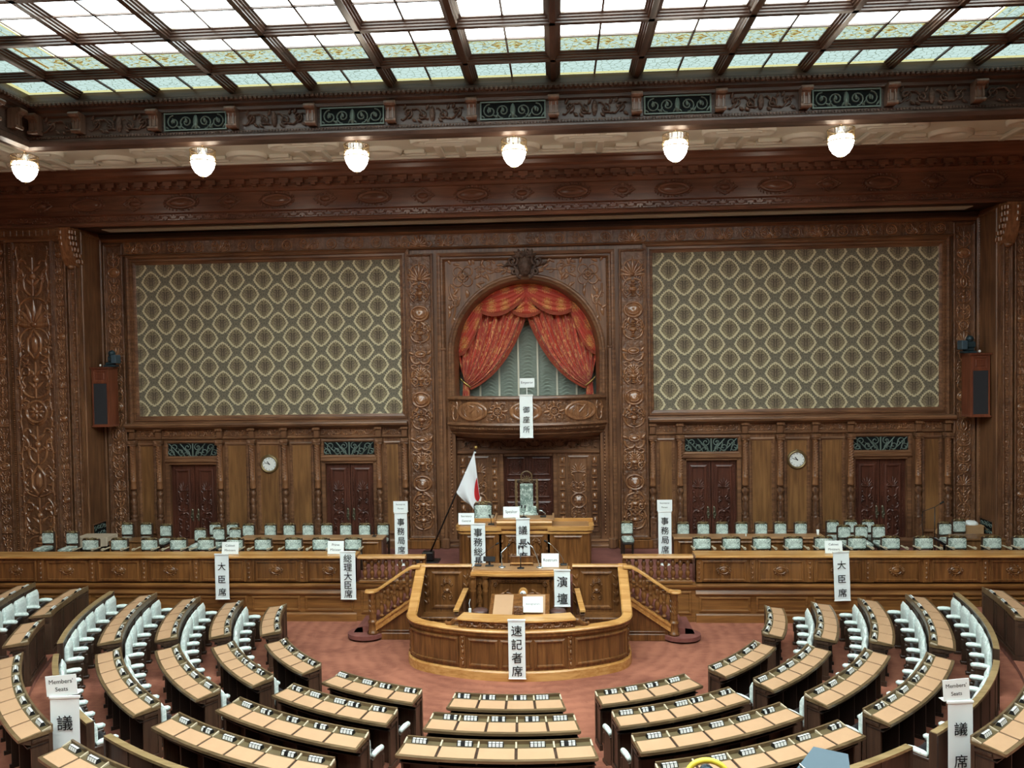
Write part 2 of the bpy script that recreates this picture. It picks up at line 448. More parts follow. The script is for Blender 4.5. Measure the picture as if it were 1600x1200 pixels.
def link(name, me, parent=None):
    o = bpy.data.objects.new(name, me); COL.objects.link(o)
    if parent is not None: o.parent = parent
    return o
def obj(name, m, mat, parent=None, **kw):
    me = bpy.data.meshes.new(name); me.from_pydata(m.v, [], m.f); me.materials.append(MT[mat] if isinstance(mat, str) else mat)
    me.polygons.foreach_set('use_smooth', m.sm); me.update()
    return tag(link(name, me, parent), **kw)
def tag(o, label=None, cat=None, group=None, kind=None):
    if label: o['label'] = label
    if cat: o['category'] = cat
    if group: o['group'] = group
    if kind: o['kind'] = kind
    return o
def thing(name, label, cat, loc=(0, 0, 0), rz=0.0, group=None):
    o = bpy.data.objects.new(name, None); COL.objects.link(o); o.location = loc; o.rotation_euler = (0, 0, rz)
    o.empty_display_size = .1
    return tag(o, label, cat, group)
def dup(root, loc, rz=0.0, label=None, group=None, sc=None, skip=()):
    def cp(o, parent):
        c = o.copy(); COL.objects.link(c)
        if parent is not None: c.parent = parent
        for ch in o.children:
            if ch.name.split('.')[0] not in skip: cp(ch, c)
        return c
    r = cp(root, None); r.location = loc; r.rotation_euler = (0, 0, rz)
    if sc: r.scale = sc
    if label: r['label'] = label
    if group: r['group'] = group
    return r
def struct(name, m, mat, parent=None):
    return obj(name, m, mat, parent, kind='structure' if parent is None else None)
ORD = ['first', 'second', 'third', 'fourth', 'fifth', 'sixth', 'seventh', 'eighth', 'ninth', 'tenth', 'eleventh', 'twelfth']

# ------------------------------------------------------------------ carved ornament in the local xy plane
def spiral(cx, cy, r, a0, turns, n=14, sgn=1):
    return [(cx+r*(1-.8*t/n)*cos(a0+sgn*turns*2*PI*t/n), cy+r*(1-.8*t/n)*sin(a0+sgn*turns*2*PI*t/n)) for t in range(n+1)]
def leaf(m, x, y, a, L, w, h, bend=.25):
    pts = []; ws = []
    for i in range(7):
        t = i/6; b = bend*t*t*L
        pts.append((x+cos(a)*L*t-sin(a)*b, y+sin(a)*L*t+cos(a)*b)); ws.append(max(.004, w*sin(PI*min(.98, .12+.86*t))))
    m.rel(pts, ws, h)
def bez(p0, p1, p2, p3, n=12):
    return [tuple((1-t)**3*a+3*(1-t)**2*t*b+3*(1-t)*t*t*c+t**3*d for a, b, c, d in zip(p0, p1, p2, p3)) for t in [i/n for i in range(n+1)]]
def mir(m, cx, fn):
    for sg in (1, -1): fn(lambda x: cx+sg*x, sg)
def scroll(m, cx, cy, W, H, w, h, kind=0):
    """a mirrored pair of S scrolls filling a W x H cell"""
    for sg in (1, -1):
        P = lambda x, y: (cx+sg*x*W/2, cy+y*H/2)
        if kind == 0:
            m.rel(bez(P(.08, -1), P(1.1, -.9), P(1.0, .2), P(.45, .35)), w, h)
            m.rel([(cx+sg*(a-cx), b) for a, b in spiral(cx+W*.3, cy+H*.22, W*.17, PI*.3, 1.1)], w*.8, h)
            m.rel(bez(P(.62, -.35), P(1.05, .1), P(.95, .6), P(.55, .95)), w*.8, h)
            leaf(m, *P(.8, .05), PI/2+sg*-.9, H*.2, w*1.6, h)
        elif kind == 1:
            m.rel(bez(P(.1, 1), P(.95, .95), P(1.05, -.1), P(.5, -.3)), w, h)
            m.rel([(cx+sg*(a-cx), b) for a, b in spiral(cx+W*.28, cy-H*.2, W*.16, -PI*.3, 1.1, 14, -1)], w*.8, h)
            m.rel(bez(P(.6, .3), P(1, -.2), P(.9, -.7), P(.5, -.95)), w*.8, h)
            leaf(m, *P(.75, -.1), -PI/2+sg*.9, H*.2, w*1.6, h)
        else:
            m.rel(bez(P(.15, -1), P(.9, -.6), P(.25, .1), P(.8, .4)), w, h)
            m.rel(bez(P(.8, .4), P(1.1, .7), P(.5, 1.1), P(.4, .65)), w*.85, h)
            leaf(m, *P(.5, -.4), PI/2-sg*.5, H*.22, w*1.7, h); leaf(m, *P(.62, .2), PI/2-sg*1.3, H*.16, w*1.4, h)
def urn(m, cx, y, W, H, d=.05):
    for a, b, q in ((0, .08, .5), (.08, .2, .22), (.2, .3, .34), (.3, .62, .62), (.62, .72, .4), (.72, .8, .7), (.8, 1, .3)):
        m.dome(cx, y+(a+b)/2*H, W*q*.5, (b-a)/2*H*1.06, d, 14, 4)
    for sg in (1, -1): m.rel([(cx+sg*(p-cx), q) for p, q in spiral(cx+W*.38, y+H*.55, W*.2, PI*.9, .9)], W*.05, d*.6)
def palmette(m, cx, y, W, H, d=.05):
    for i in range(-4, 5):
        a = PI/2-i*.33; L = H*(.95-.06*abs(i)); leaf(m, cx, y, a, L, W*.09, d, -.12*i/4)
    m.dome(cx, y+H*.08, W*.14, H*.1, d*1.2, 12, 4)
def oval(m, cx, cy, W, H, d=.07):
    pts = [(cx+W/2*cos(a), cy+H/2*sin(a)) for a in [2*PI*i/28 for i in range(28)]]
    m.ring(pts, [(-.02, 0), (0, d*.8), (W*.05, d*.8), (W*.09, d*.35), (W*.12, d*.3)])
    m.dome(cx, cy, W*.42, H*.40, d, 22, 5)
def rosette(m, cx, cy, R, d=.05, n=8):
    pts = [(cx+R*cos(a), cy+R*sin(a)) for a in [2*PI*i/20 for i in range(20)]]
    m.ring(pts, [(-.01, 0), (0, d*.8), (R*.14, d*.8), (R*.2, 0)])
    for i in range(n):
        a = 2*PI*i/n; leaf(m, cx+cos(a)*R*.15, cy+sin(a)*R*.15, a, R*.58, R*.14, d*.8, 0)
    m.dome(cx, cy, R*.2, R*.2, d, 12, 4)
def beads(m, x0, y0, x1, y1, step, r, h=None):
    L = math.hypot(x1-x0, y1-y0); n = max(1, int(L/step))
    ux, uy = (x1-x0)/L, (y1-y0)/L
    vs = []; fs = []
    for i in range(n):
        t = (i+.5)/n; cx, cy = x0+(x1-x0)*t, y0+(y1-y0)*t; o = len(vs); a = step*.36
        vs += [(cx-ux*a-uy*r, cy-uy*a+ux*r, 0), (cx+ux*a-uy*r, cy+uy*a+ux*r, 0), (cx+ux*a+uy*r, cy+uy*a-ux*r, 0), (cx-ux*a+uy*r, cy-uy*a-ux*r, 0), (cx, cy, h or r)]
        fs += [(o, o+4, o+1), (o+1, o+4, o+2), (o+2, o+4, o+3), (o+3, o+4, o)]
    m.add(vs, [f[::-1] for f in fs])
def candelabra(m, cx, y0, y1, W, rnd, d=.05, big=False):
    """a tall strip of urns, ovals, palmettes and scrolls"""
    seq = ['oval', 'scr', 'urn', 'scr2', 'pal', 'ros', 'scr', 'urn', 'lz', 'scr2'] if not big else ['urn', 'scr', 'lz', 'scr2', 'ros', 'scr', 'lz', 'pal', 'scr2']
    y = y0; i = rnd.randrange(3) if not big else 0
    while y < y1-W*.5:
        k = seq[i % len(seq)]; i += 1
        H = {'oval': .75, 'scr': 1.0, 'urn': .95, 'scr2': 1.05, 'pal': .85, 'ros': .72, 'lz': .9}[k]*W
        if y+H > y1: H = y1-y
        c = y+H/2
        if k == 'oval': oval(m, cx, c, W*.82, H*.82, d*1.1)
        elif k == 'ros': rosette(m, cx, c, min(W*.32, H*.45), d); scroll(m, cx, c, W*.96, H, W*.03, d*.7, 2)
        elif k == 'urn': urn(m, cx, y+H*.03, W*.5, H*.94, d); scroll(m, cx, c, W*.98, H*.9, W*.03, d*.6, i % 2)
        elif k == 'pal': palmette(m, cx, y+.02, W*.8, H*.92, d); scroll(m, cx, c, W*.98, H*.9, W*.028, d*.6, 1)
        elif k == 'lz':
            m.ring([(cx, y+H), (cx-W*.22, c+H*.2), (cx-W*.22, c-H*.2), (cx, y), (cx+W*.22, c-H*.2), (cx+W*.22, c+H*.2)], [(-.0, 0), (W*.02, d*.8), (W*.06, d*.8), (W*.08, 0)])
            m.dome(cx, c, W*.1, H*.26, d*1.1, 12, 4); scroll(m, cx, c, W*.98, H, W*.028, d*.6, i % 3)
        else:
            scroll(m, cx, c, W*.94, H, W*.036, d*.75, 0 if k == 'scr' else 2)
            m.rel([(cx, y), (cx, y+H)], W*.03, d*.7)
            for t in (.25, .6): leaf(m, cx, y+H*t, PI/2+.6, W*.3, W*.05, d*.7); leaf(m, cx, y+H*t, PI/2-.6, W*.3, W*.05, d*.7, -.25)
            m.dome(cx, c, W*.09, W*.09, d, 10, 4)
        y += H*1.03
def strands(m, cx, y0, y1, W, w, h, step=.62):
    """two wavy side stems with leaves and curls running up a panel"""
    n = int((y1-y0)/step)
    for sg in (1, -1):
        for i in range(n):
            a = y0+i*(y1-y0)/n; b = a+(y1-y0)/n; c = (a+b)/2; s = 1 if i % 2 else -1; X = lambda q: cx+sg*W*q
            m.rel(bez((X(.40), a), (X(.40+.09*s), a+(b-a)*.3), (X(.40-.09*s), a+(b-a)*.7), (X(.40), b), 10), w, h)
            m.rel([(cx+sg*(p-cx), q) for p, q in spiral(cx+W*(.40-.05*s), c, W*.075, s*1.2, 1.0, 12, s)], w*.8, h)
            for q, t in ((.25, .5), (.75, -.5)): leaf(m, X(.40), a+(b-a)*q, PI/2-sg*t*2.2*s, W*.17, w*1.7, h)
            if i % 2: m.rel(bez((X(.36), c), (X(.25), c+.1), (X(.2), c-.1), (X(.12), c)), w*.8, h); leaf(m, X(.25), c, PI/2+sg*.8, W*.14, w*1.5, h)
def rinceau(m, x0, x1, y0, y1, w, h, n=None, fl=0):
    """a running vine between two heights"""
    H = y1-y0; c = (y0+y1)/2; n = n or max(1, round((x1-x0)/(H*1.5))); L = (x1-x0)/n
    for i in range(n):
        a = x0+i*L; s = 1 if (i+fl) % 2 == 0 else -1
        m.rel(bez((a, c-s*H*.3), (a+L*.35, c-s*H*.6), (a+L*.65, c+s*H*.55), (a+L, c+s*H*.3), 8), w, h)
        m.rel(spiral(a+L*.5, c+s*H*.08, H*.34, -s*PI/2, 1.25, 12, s), w*.9, h)
        m.dome(a+L*.5, c+s*H*.08, H*.1, H*.1, h*1.2, 8, 3)
        for t in (.18, .8): leaf(m, a+L*t, c+s*H*(.3 if t < .5 else -.25), s*(.9 if t < .5 else -.9), H*.36, w*1.7, h)
WF = dict(U=(1, 0, 0), Vv=(0, 0, 1))

# ================================================================== ROOM SHELL
CC = (0.0, -4.45)            # centre of the seating arcs
ZS = 1.0                     # stage level
XW, YB, ZC = 16.2, -27.0, 12.22
def arc(r, a0, a1, n):       # angle 0 points from the centre towards the camera, positive to the right
    return [(CC[0]+r*sin(a0+(a1-a0)*i/n), CC[1]-r*cos(a0+(a1-a0)*i/n)) for i in range(n+1)]
DEG = PI/180
R1, PIT, RISE, DEP = 6.01, 1.015, .106, .42
def RR(k): return R1+PIT*(k-1) if k < 6 else (10.62 if k == 6 else 11.85)
def ZT(k): return RISE*(k-1)

m = M()
m.box(-XW, XW, YB, 1.8, -.2, 0)
for k in range(2, 8):        # low seating tiers, each a ring segment open towards the stage
    r0 = RR(k)-DEP-.04 if k < 6 else (RR(k)-DEP-.02)
    a = 92*DEG
    inner = arc(r0, -a, a, 64); outer = arc(25, -a, a, 64)
    pl = inner + outer[::-1]
    n = 65
    z0, z1 = ZT(k-1)-.02, ZT(k)
    vs = [(x, y, z1) for x, y in inner]+[(x, y, z1) for x, y in outer]+[(x, y, z0) for x, y in inner]
    fs = [(i, n+i, n+i+1, i+1) for i in range(64)]+[(2*n+i, i, i+1, 2*n+i+1) for i in range(64)]
    m.add(vs, fs)
struct('floor', m, 'carpet')
m = M(); m.box(-XW, XW, -3.6, 1.8, 0, ZS)
struct('stage_floor', m, 'carpets')

# back wall with door and niche openings
m = M()
TH = .28
for sg in (1, -1):
    def bx(a, b, z0, z1, y0=0, y1=TH): m.box(min(sg*a, sg*b), max(sg*a, sg*b), y0, y1, z0, z1)
    bx(10.92, 12.9, ZS, 10.62); bx(9.49, 10.92, 3.58, 10.62); bx(6.11, 9.49, ZS, 10.62); bx(4.64, 6.11, 3.58, 10.62); bx(2.60, 4.64, ZS, 10.62)
    for c in (5.375, 10.205):          # dark lobby behind each door
        bx(c-.9, c+.9, ZS, 3.8, .75, .85)
m.wallf((0, TH, 0))
pts = [(-2.60, ZS), (-2.15, ZS), (-2.15, 6.80)]+[(-2.15*cos(PI*i/32), 6.80+2.15*sin(PI*i/32)) for i in range(1, 32)]+[(2.15, 6.80), (2.15, ZS), (2.60, ZS), (2.60, 9.76), (-2.60, 9.76)]
m.prism(pts, 0, TH); m.T = None
m.box(-2.6, 2.6, 0, TH, 9.76, 10.62)
m.box(-2.6, -2.15, TH, 2.0, ZS, 9.2); m.box(2.15, 2.6, TH, 2.0, ZS, 9.2); m.box(-2.6, 2.6, TH, 2.0, 8.96, 9.2)   # niche cheeks
m.box(-2.6, 2.6, 1.7, 2.0, 4.5, 9.2); m.box(-2.3, 2.3, .3, 2.0, 4.5, 4.72)
for sg in (1, -1): m.box(min(sg*.755, sg*2.3), max(sg*.755, sg*2.3), .3, .42, ZS, 4.5)
m.box(-.755, .755, .3, .42, 3.7, 4.5)
m.box(-1, 1, 1.0, 1.1, ZS, 4)
WALL = struct('wall_back', m, 'wall')
for sg, s in ((-1, 'left'), (1, 'right')): struct('wall_pier_'+s, M().box(*sorted((sg*12.88, sg*16.2)), -1.2, 0, 0, 10.6), 'wall')   # piers either side of the recess
struct('wall_left', M().box(-XW-.3, -XW, YB, 0, -.2, 14), 'wall'); struct('wall_right', M().box(XW, XW+.3, YB, 0, -.2, 14), 'wall')
struct('wall_front', M().box(-XW, XW, YB-.3, YB, -.2, 14), 'wall')

# side returns of the recess: plain panels
for sg, nm in ((1, 'right'), (-1, 'left')):
    m = M().wallf((sg*12.878, 0, 0), (0, -sg*-1 if sg > 0 else -1, 0) if False else (0, -1 if sg > 0 else 1, 0), (0, 0, 1))
    u0, u1 = (.0, 1.2) if sg > 0 else (-1.2, 0)
    m.frame(u0+.02, u1-.02, 1.05, 10.55, [(0, .0), (0, .03), (.06, .03), (.08, .055), (.12, .05), (.14, .015), (.15, .01)])
    f = struct('trim_1' if sg < 0 else 'trim_2', m, 'wall')
    beads(b := M().wallf((sg*12.878, 0, 0), (0, -1 if sg > 0 else 1, 0)), u0+.17, 1.3, u0+.17, 10.4, .07, .018, .02)
    obj('bead_moulding', b, 'relief', f)

# ------------------------------------------------------------------ entablature over the recess and cream ceiling
m = M()
m.box(-XW, XW, -1.2, .3, 10.62, 12.22)
m.sweep([(0, 10.60), (.10, 10.60), (.12, 10.64), (.10, 10.70), (.04, 10.74), (.04, 10.90), (.10, 10.94), (.10, 10.98), (0, 11.0)], [(-XW, -1.2), (XW, -1.2)])
m.sweep([(0, 11.48), (.05, 11.50), (.10, 11.56), (.12, 11.58), (.12, 11.62), (.16, 11.64), (.16, 11.76), (.24, 11.80), (.30, 11.90), (.38, 11.96), (.40, 12.06), (.46, 12.10), (.48, 12.21), (0, 12.21)], [(-XW, -1.2), (XW, -1.2)])
ENT = struct('trim_3', m, 'frieze')
m = M()
i = 0; x = -15.2
while x < 15.2:              # key-block dentil course
    m.box(x, x+.26, -1.49, -1.3, 11.65, 11.78); m.box(x+.06, x+.18, -1.47, -1.3, 11.58, 11.66); x += .42
obj('dentil', m, 'frieze', ENT)
m = M().wallf((0, -1.24, 0)); rinceau(m, -15, 15, 10.75, 10.89, .016, .03, 120); obj('carved_band', m, 'frieze', ENT)
m = M().wallf((0, -1.2, 0))
for k in range(-5, 6):
    c = 2.79*k
    for (X, ov) in ((c, 0), (c+1.395, 1)):
        if abs(X) > 14.6: continue
        if ov:
            oval(m, X, 11.24, .86, .34, .06)
            for i in range(26):
                a = 2*PI*i/26; leaf(m, X+.46*cos(a), 11.24+.19*sin(a), a+.5, .09, .025, .04)
            for s2 in (1, -1): leaf(m, X, 11.24+s2*.18, s2*PI/2, .12, .04, .05)
        else:
            m.ring([(X-.3, 11.24), (X, 11.07), (X+.3, 11.24), (X, 11.41)], [(0, 0), (-.01, .03), (-.05, .03), (-.06, 0)])
            m.dome(X, 11.24, .15, .085, .07, 16, 4)
            for i in range(14):
                a = 2*PI*i/14; leaf(m, X+.2*cos(a), 11.24+.11*sin(a), a+.4, .11, .025, .04)
obj('medallion', m, 'frieze', ENT)
m = M(); m.box(-12.3, 12.3, -.95, -.5, 10.57, 10.59); obj('plaster_slot', m, 'whitestrip', ENT)
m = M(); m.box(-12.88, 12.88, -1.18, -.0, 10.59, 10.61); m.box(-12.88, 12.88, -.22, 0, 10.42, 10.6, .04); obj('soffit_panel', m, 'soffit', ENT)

SX, SY0, SY1 = 11.4, -5.28, -25.2
m = M()
m.box(-XW, XW, SY0+.1, -1.2, ZC, ZC+.15); m.box(-XW, -SX-.1, YB, SY0+.1, ZC, ZC+.15); m.box(SX+.1, XW, YB, SY0+.1, ZC, ZC+.15); m.box(-SX-.1, SX+.1, YB, SY1-.1, ZC, ZC+.15)
CE = struct('ceiling', m, 'plaster')
m = M()
F = m.wallf((0, 0, ZC), (1, 0, 0), (0, -1, 0)) if False else m.wallf((0, 0, ZC), (-1, 0, 0), (0, 1, 0))   # faces down
RP = [(0, 0), (.01, .10), (.07, .12), (.11, .06), (.17, .09), (.21, 0)]
def ovr(X, Y, rx, ry): m.ring([(-X+rx*cos(a), Y+ry*sin(a)) for a in [2*PI*i/36 for i in range(36)]], RP)
for k in range(-4, 5):       # plaster relief in line with the lamps and between them
    X = 3.675*k
    ovr(X, -4.1, .62, .5); rosette(m, -X, -4.1, .3, .05); ovr(X, -2.35, .55, .42)
    c = X+1.8375
    cap = [(-c-.75, -3.5)]+[(-c+.75*0-.75+.0, -3.5)]
    pts = [(-c+.62+.3*cos(a), -3.2+.3*sin(a)) for a in [-PI/2+PI*i/10 for i in range(11)]]+[(-c-.62+.3*cos(a), -3.2+.3*sin(a)) for a in [PI/2+PI*i/10 for i in range(11)]]
    m.ring(pts, RP)
    pts2 = [(-c+.45+.12*cos(a), -3.2+.12*sin(a)) for a in [-PI/2+PI*i/8 for i in range(9)]]+[(-c-.45+.12*cos(a), -3.2+.12*sin(a)) for a in [PI/2+PI*i/8 for i in range(9)]]
    m.ring(pts2, RP)
    for q in (-.28, .28):
        m.box(-c+q-.1, -c+q+.1, -2.9, -1.75, 0, .12, .03); m.box(-c+q-.1, -c+q+.1, -4.7, -3.5, 0, .12, .03)
    for yy in (-2.05, -2.3): m.box(-X-.95 if False else -X-1.15, -X-.6, yy-.06, yy+.06, 0, .1, .02); m.box(-X+.6, -X+1.15, yy-.06, yy+.06, 0, .1, .02)
for yy, hh in ((-1.85, .12), (-1.98, .08)): m.box(-15.5, 15.5, yy-.05, yy+.05, 0, hh, .02)
m.box(-15.5, 15.5, -4.95, -4.85, 0, .05, .02)
obj('plaster_moulding', m, 'plaster', CE)

# ------------------------------------------------------------------ skylight
RECT = [(-SX, SY0), (SX, SY0), (SX, SY1), (-SX, SY1)]
m = M()
m.sweep([(-.5, 11.86), (-.42, 11.78), (-.30, 11.72), (-.12, 11.70), (.02, 11.74), (.08, 11.82), (.08, 11.86), (.03, 11.90), (.03, 11.97), (-.02, 11.99), (-.02, 12.40), (.06, 12.43), (.06, 12.50), (.16, 12.54), (.16, 12.60), (.24, 12.66), (.24, 12.72), (.14, 12.76), (.12, 12.92), (-.5, 12.92)], RECT, True)
FA = struct('trim_4', m, 'ceil')
m = M()                     # egg-and-dart row
for k in range(int(2*SX/.11)): m.box(-SX+.11*k+.02, -SX+.11*k+.09, SY0-.30, SY0-.2, 12.58, 12.67, .02)
for k in range(150): m.box(-SX+.2, -SX+.3, SY0-.11*k-.09, SY0-.11*k-.02, 12.58, 12.67, .02)
for k in range(int(2*SX/.07)): m.box(-SX+.07*k+.01, -SX+.07*k+.055, SY0-.06, SY0, 11.91, 11.955)
obj('egg_moulding', m, 'ceilc', FA)
BAY = 1.8376; CR = [-6.58-1.76*j for j in range(0, 11)]
WIN = struct('window_1', M().box(-SX+.05, SX-.05, SY1+.05, SY0-.05, 12.93, 12.95), 'sky')
BP = [(-.16, 12.93), (-.16, 12.91), (-.12, 12.895), (-.12, 12.87), (-.085, 12.855), (-.085, 12.825), (-.055, 12.81), (-.055, 12.78), (.055, 12.78), (.055, 12.81), (.085, 12.825), (.085, 12.855), (.12, 12.87), (.12, 12.895), (.16, 12.91), (.16, 12.93)]
for i in range(-6, 6):
    X = (i+.5)*BAY; obj('long_beam', M().sweep(BP, [(X, SY1), (X, SY0-.15)]), 'ceily', WIN)
for Y in CR: obj('cross_beam', M().sweep(BP, [(-SX+.15, Y), (SX-.15, Y)]), 'ceil', WIN)
m = M()
xs = [(i)*BAY for i in range(-5, 6)]; ys = [y-.88 for y in CR[:-1]]
for X in xs: m.box(X-.02, X+.02, SY1, SY0-.15, 12.895, 12.935)
for Y in ys: m.box(-SX+.15, SX-.15, Y-.02, Y+.02, 12.895, 12.935)
obj('glazing_bar', m, 'ceil', WIN)

# scroll brackets, bronze vents and carved panels round the skylight
def bracket():
    m = M(); pr = []
    prof = [(0, 12.44), (.30, 12.44), (.33, 12.40), (.31, 12.33), (.24, 12.31), (.20, 12.24), (.21, 12.12), (.20, 12.04), (.13, 11.99), (0, 11.99)]
    m.wallf((0, 0, 0), (0, -1, 0), (0, 0, 1)); m.prism([(a, b) for a, b in prof], -.1, .1)
    m.T = None
    m.at(0, -.29, 12.385, ry=PI/2); m.lathe([(.055, -.125), (.055, .125)], 12)
    m.at(0, -.2, 12.03, ry=PI/2); m.lathe([(.045, -.12), (.045, .12)], 12)
    m.T = None
    for q in (-.05, .05): m.box(q-.012, q+.012, -.235, -.2, 12.06, 12.3)
    return m
br0 = None
bxs = sorted([s*(.5+i)*BAY for i in range(6) for s in (1, -1)]+[-11.15])
grp = 'scroll brackets under the skylight'
for i, X in enumerate(bxs):
    if br0 is None:
        br0 = obj('scroll_bracket', bracket(), 'bracket'); o = br0
    else: o = dup(br0, (0, 0, 0))
    o.location = (X, SY0, 0)
    tag(o, f'dark carved scroll bracket under skylight rim, {ORD[i] if i < 12 else "thirteenth"} from left along the speaker wall', 'bracket', grp)
for j, Y in enumerate((-5.9, -6.6)):
    o = dup(br0, (-SX, Y, 0), PI/2); tag(o, f'carved scroll bracket on left-hand skylight side, {"closest to" if j == 0 else "second from"} the corner', 'bracket', grp)
def vent_frieze(X, n):
    t = thing('ceiling_vent', f'dark bronze scrollwork vent grille under skylight rim, {ORD[n]} from the left', 'vent', (X, SY0, 12.19), 0, 'bronze vent grilles under the skylight')
    obj('backing', M().box(-.72, .72, -.035, -.021, -.19, .2), 'void', t)
    m = M().wallf((0, -.04, 0)); m.frame(-.74, .74, -.2, .21, [(0, 0), (0, .03), (.03, .03), (.03, 0)])
    for sg in (1, -1):
        for cx, s2 in ((.22, 1), (.52, -1)):
            m.rel([(sg*a, b) for a, b in spiral(cx, 0, .16, -PI/2*s2, 1.4, 18, s2)], .016, .03)
            leaf(m, sg*cx, -.02, PI/2, .12, .035, .03)
            for q in (-.8, .8): leaf(m, sg*(cx+q*.15), -.15, PI/2-sg*q, .14, .022, .03)
    m.dome(0, 0, .06, .17, .05, 12, 4)
    obj('scrollwork', m, 'bronze', t)
for n, X in enumerate((-7.35, -3.675, 0, 3.675, 7.35)): vent_frieze(X, n)
m = M().wallf((0, SY0-.02, 0))
for X in (-9.19, -5.51, -1.8376, 1.8376, 5.51, 9.19):
    for sg in (1, -1):
        s0, s1 = sorted((X+sg*.08, X+sg*.72)); rinceau(m, s0, s1, 12.02, 12.38, .022, .04, 2, sg > 0)
    m.dome(X, 12.2, .07, .18, .05, 12, 4)
for X in (-10.65, 10.65): rinceau(m, X-.4, X+.4, 12.02, 12.38, .02, .04, 2)
obj('carved_panel', m, 'ceilc', FA)

# ------------------------------------------------------------------ hanging lamps
def lamp():
    t = thing('pendant_lamp', '', 'lamp')
    m = M(); m.lathe([(.0, 0), (.09, 0), (.10, -.03), (.07, -.05), (.03, -.13), (.02, -.14)], 16); m.tube([(.02, 0, -.13), (.05, 0, -.19), (0, 0, -.25), (-.05, 0, -.19), (-.02, 0, -.13)], .012, 6); obj('ceiling_rose', m, 'brass', t)
    m = M(); m.lathe([(.02, -.19), (.05, -.22), (.05, -.26), (.09, -.33), (.11, -.41)], 16); obj('neck', m, 'white', t)
    m = M(); m.lathe([(.315, -.25), (.318, -.56)], 28); obj('glass_collar', m, 'glass', t)
    m = M(); m.lathe([(.05, -.39), (.26, -.42), (.29, -.48), (.295, -.58), (.265, -.71), (.19, -.84), (.09, -.92), (.0, -.94)], 28); obj('bowl', m, 'lamp', t)
    m = M(); m.tube([(.315*cos(a), .315*sin(a), -.56) for a in [2*PI*i/24 for i in range(24)]], .014, 6, True)
    m.tube([(.316*cos(a), .316*sin(a), -.25) for a in [2*PI*i/24 for i in range(24)]], .010, 5, True); m.tube([(.30*cos(a), .30*sin(a), -.41) for a in [2*PI*i/24 for i in range(24)]], .012, 5, True)
    for i in range(8):
        a = 2*PI*i/8; m.tube([(.316*cos(a), .316*sin(a), -.25), (.32*cos(a), .32*sin(a), -.56)], .006, 5)
        b = a+PI/8; m.tube([(.305*cos(q), .305*sin(q), -.43-.06*(1-((q-b)/(PI/8))**2)) for q in [b-PI/8+PI/4*k/6 for k in range(7)]], .009, 5)
    obj('brass_band', m, 'brass', t); m = M(); m.lathe([(0, -.935), (.035, -.94), (.02, -.97), (.0, -1.0)], 10); obj('finial', m, 'brass', t)
    return t
LPX = [-11.7, -7.34, -3.67, 0, 3.67, 7.34]
l0 = None
LN = ['lit bowl pendant lamp in the corner of the cream ceiling, leftmost of six', 'lit bowl pendant lamp second from left, below the leftmost bronze vent', 'lit bowl pendant lamp third from left, above the left patterned panel', 'lit bowl pendant lamp in the middle, above the curtained arch', 'lit bowl pendant lamp second from right, above the right patterned panel', 'lit bowl pendant lamp, rightmost of the six under the ceiling']
for X, lb in zip(LPX, LN):
    o = lamp() if l0 is None else dup(l0, (0, 0, 0))
    l0 = l0 or o
    o.location = (X, -5.02, 11.83); o.scale = (.92, .92, .88); tag(o, lb, 'lamp', 'pendant lamps along the speaker wall')

# ================================================================== BACK WALL FITTINGS
rnd = random.Random(5)
FP = [(0, 0), (0, .10), (.05, .13), (.09, .12), (.12, .07), (.14, .07), (.15, .10), (.19, .10), (.21, .045), (.27, .03), (.29, .02)]
for sg, side in ((-1, 'left'), (1, 'right')):
    t = thing('wall_panel', f'{side} large ogee-patterned fabric wall panel in carved oak frame', 'wall panel', (sg*7.775, 0, 0), 0, 'patterned wall panels')
    x0, x1 = -4.05, 4.05
    m = M().wallf((0, 0, 0)); m.add([(x0-.02, 5.03, .02), (x1+.02, 5.03, .02), (x1+.02, 9.65, .02), (x0-.02, 9.65, .02)], [(0, 1, 2, 3)]); obj('fabric', m, 'damask', t)
    m = M().wallf((0, 0, 0)); m.frame(x0-.29, x1+.29, 4.76, 9.93, FP); obj('frame', m, 'wallx', t)
    m = M().wallf((0, 0, 0))
    for a in ((x0-.06, 5.0, x0-.06, 9.7), (x1+.06, 5.0, x1+.06, 9.7), (x0, 4.98, x1, 4.98), (x0, 9.69, x1, 9.69)): beads(m, *a, .075, .022, .05)
    m.T = m.T @ Matrix.Translation((0, 0, .03)); obj('bead_moulding', m, 'relief', t)

# long carved frieze under the soffit
m = M().wallf((0, 0, 0)); m.box(-12.2, 12.2, 9.95, 10.34, 0, .05)
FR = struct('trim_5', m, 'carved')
m = M().wallf((0, -.05, 0))
n = 36
for i in range(n):
    c = -12.2+(i+.5)*24.4/n
    if i % 2: rosette(m, c, 10.14, .15, .05)
    else:
        palmette(m, c, 10.0, .34, .28, .05); scroll(m, c, 10.14, .62, .32, .018, .045, 0)
obj('carving', m, 'relief', FR)
m = M(); m.sweep([(0, 9.90), (.10, 9.91), (.14, 9.94), (.10, 9.97), (0, 9.98)], [(-12.3, 0), (12.3, 0)]); m.sweep([(0, 10.33), (.08, 10.34), (.16, 10.40), (.18, 10.46), (0, 10.5)], [(-12.88, 0), (12.88, 0)]); obj('moulding', m, 'wallx', FR)
for sg in (1, -1):
    m = M().wallf((sg*3.14, -.06, 0)); palmette(m, 0, 9.98, .6, .42, .08)
    for s2 in (1, -1): m.rel([(s2*a, b) for a, b in spiral(.3, 10.08, .14, PI, 1.1)], .025, .06)
    obj('crest', m, 'relief', FR)

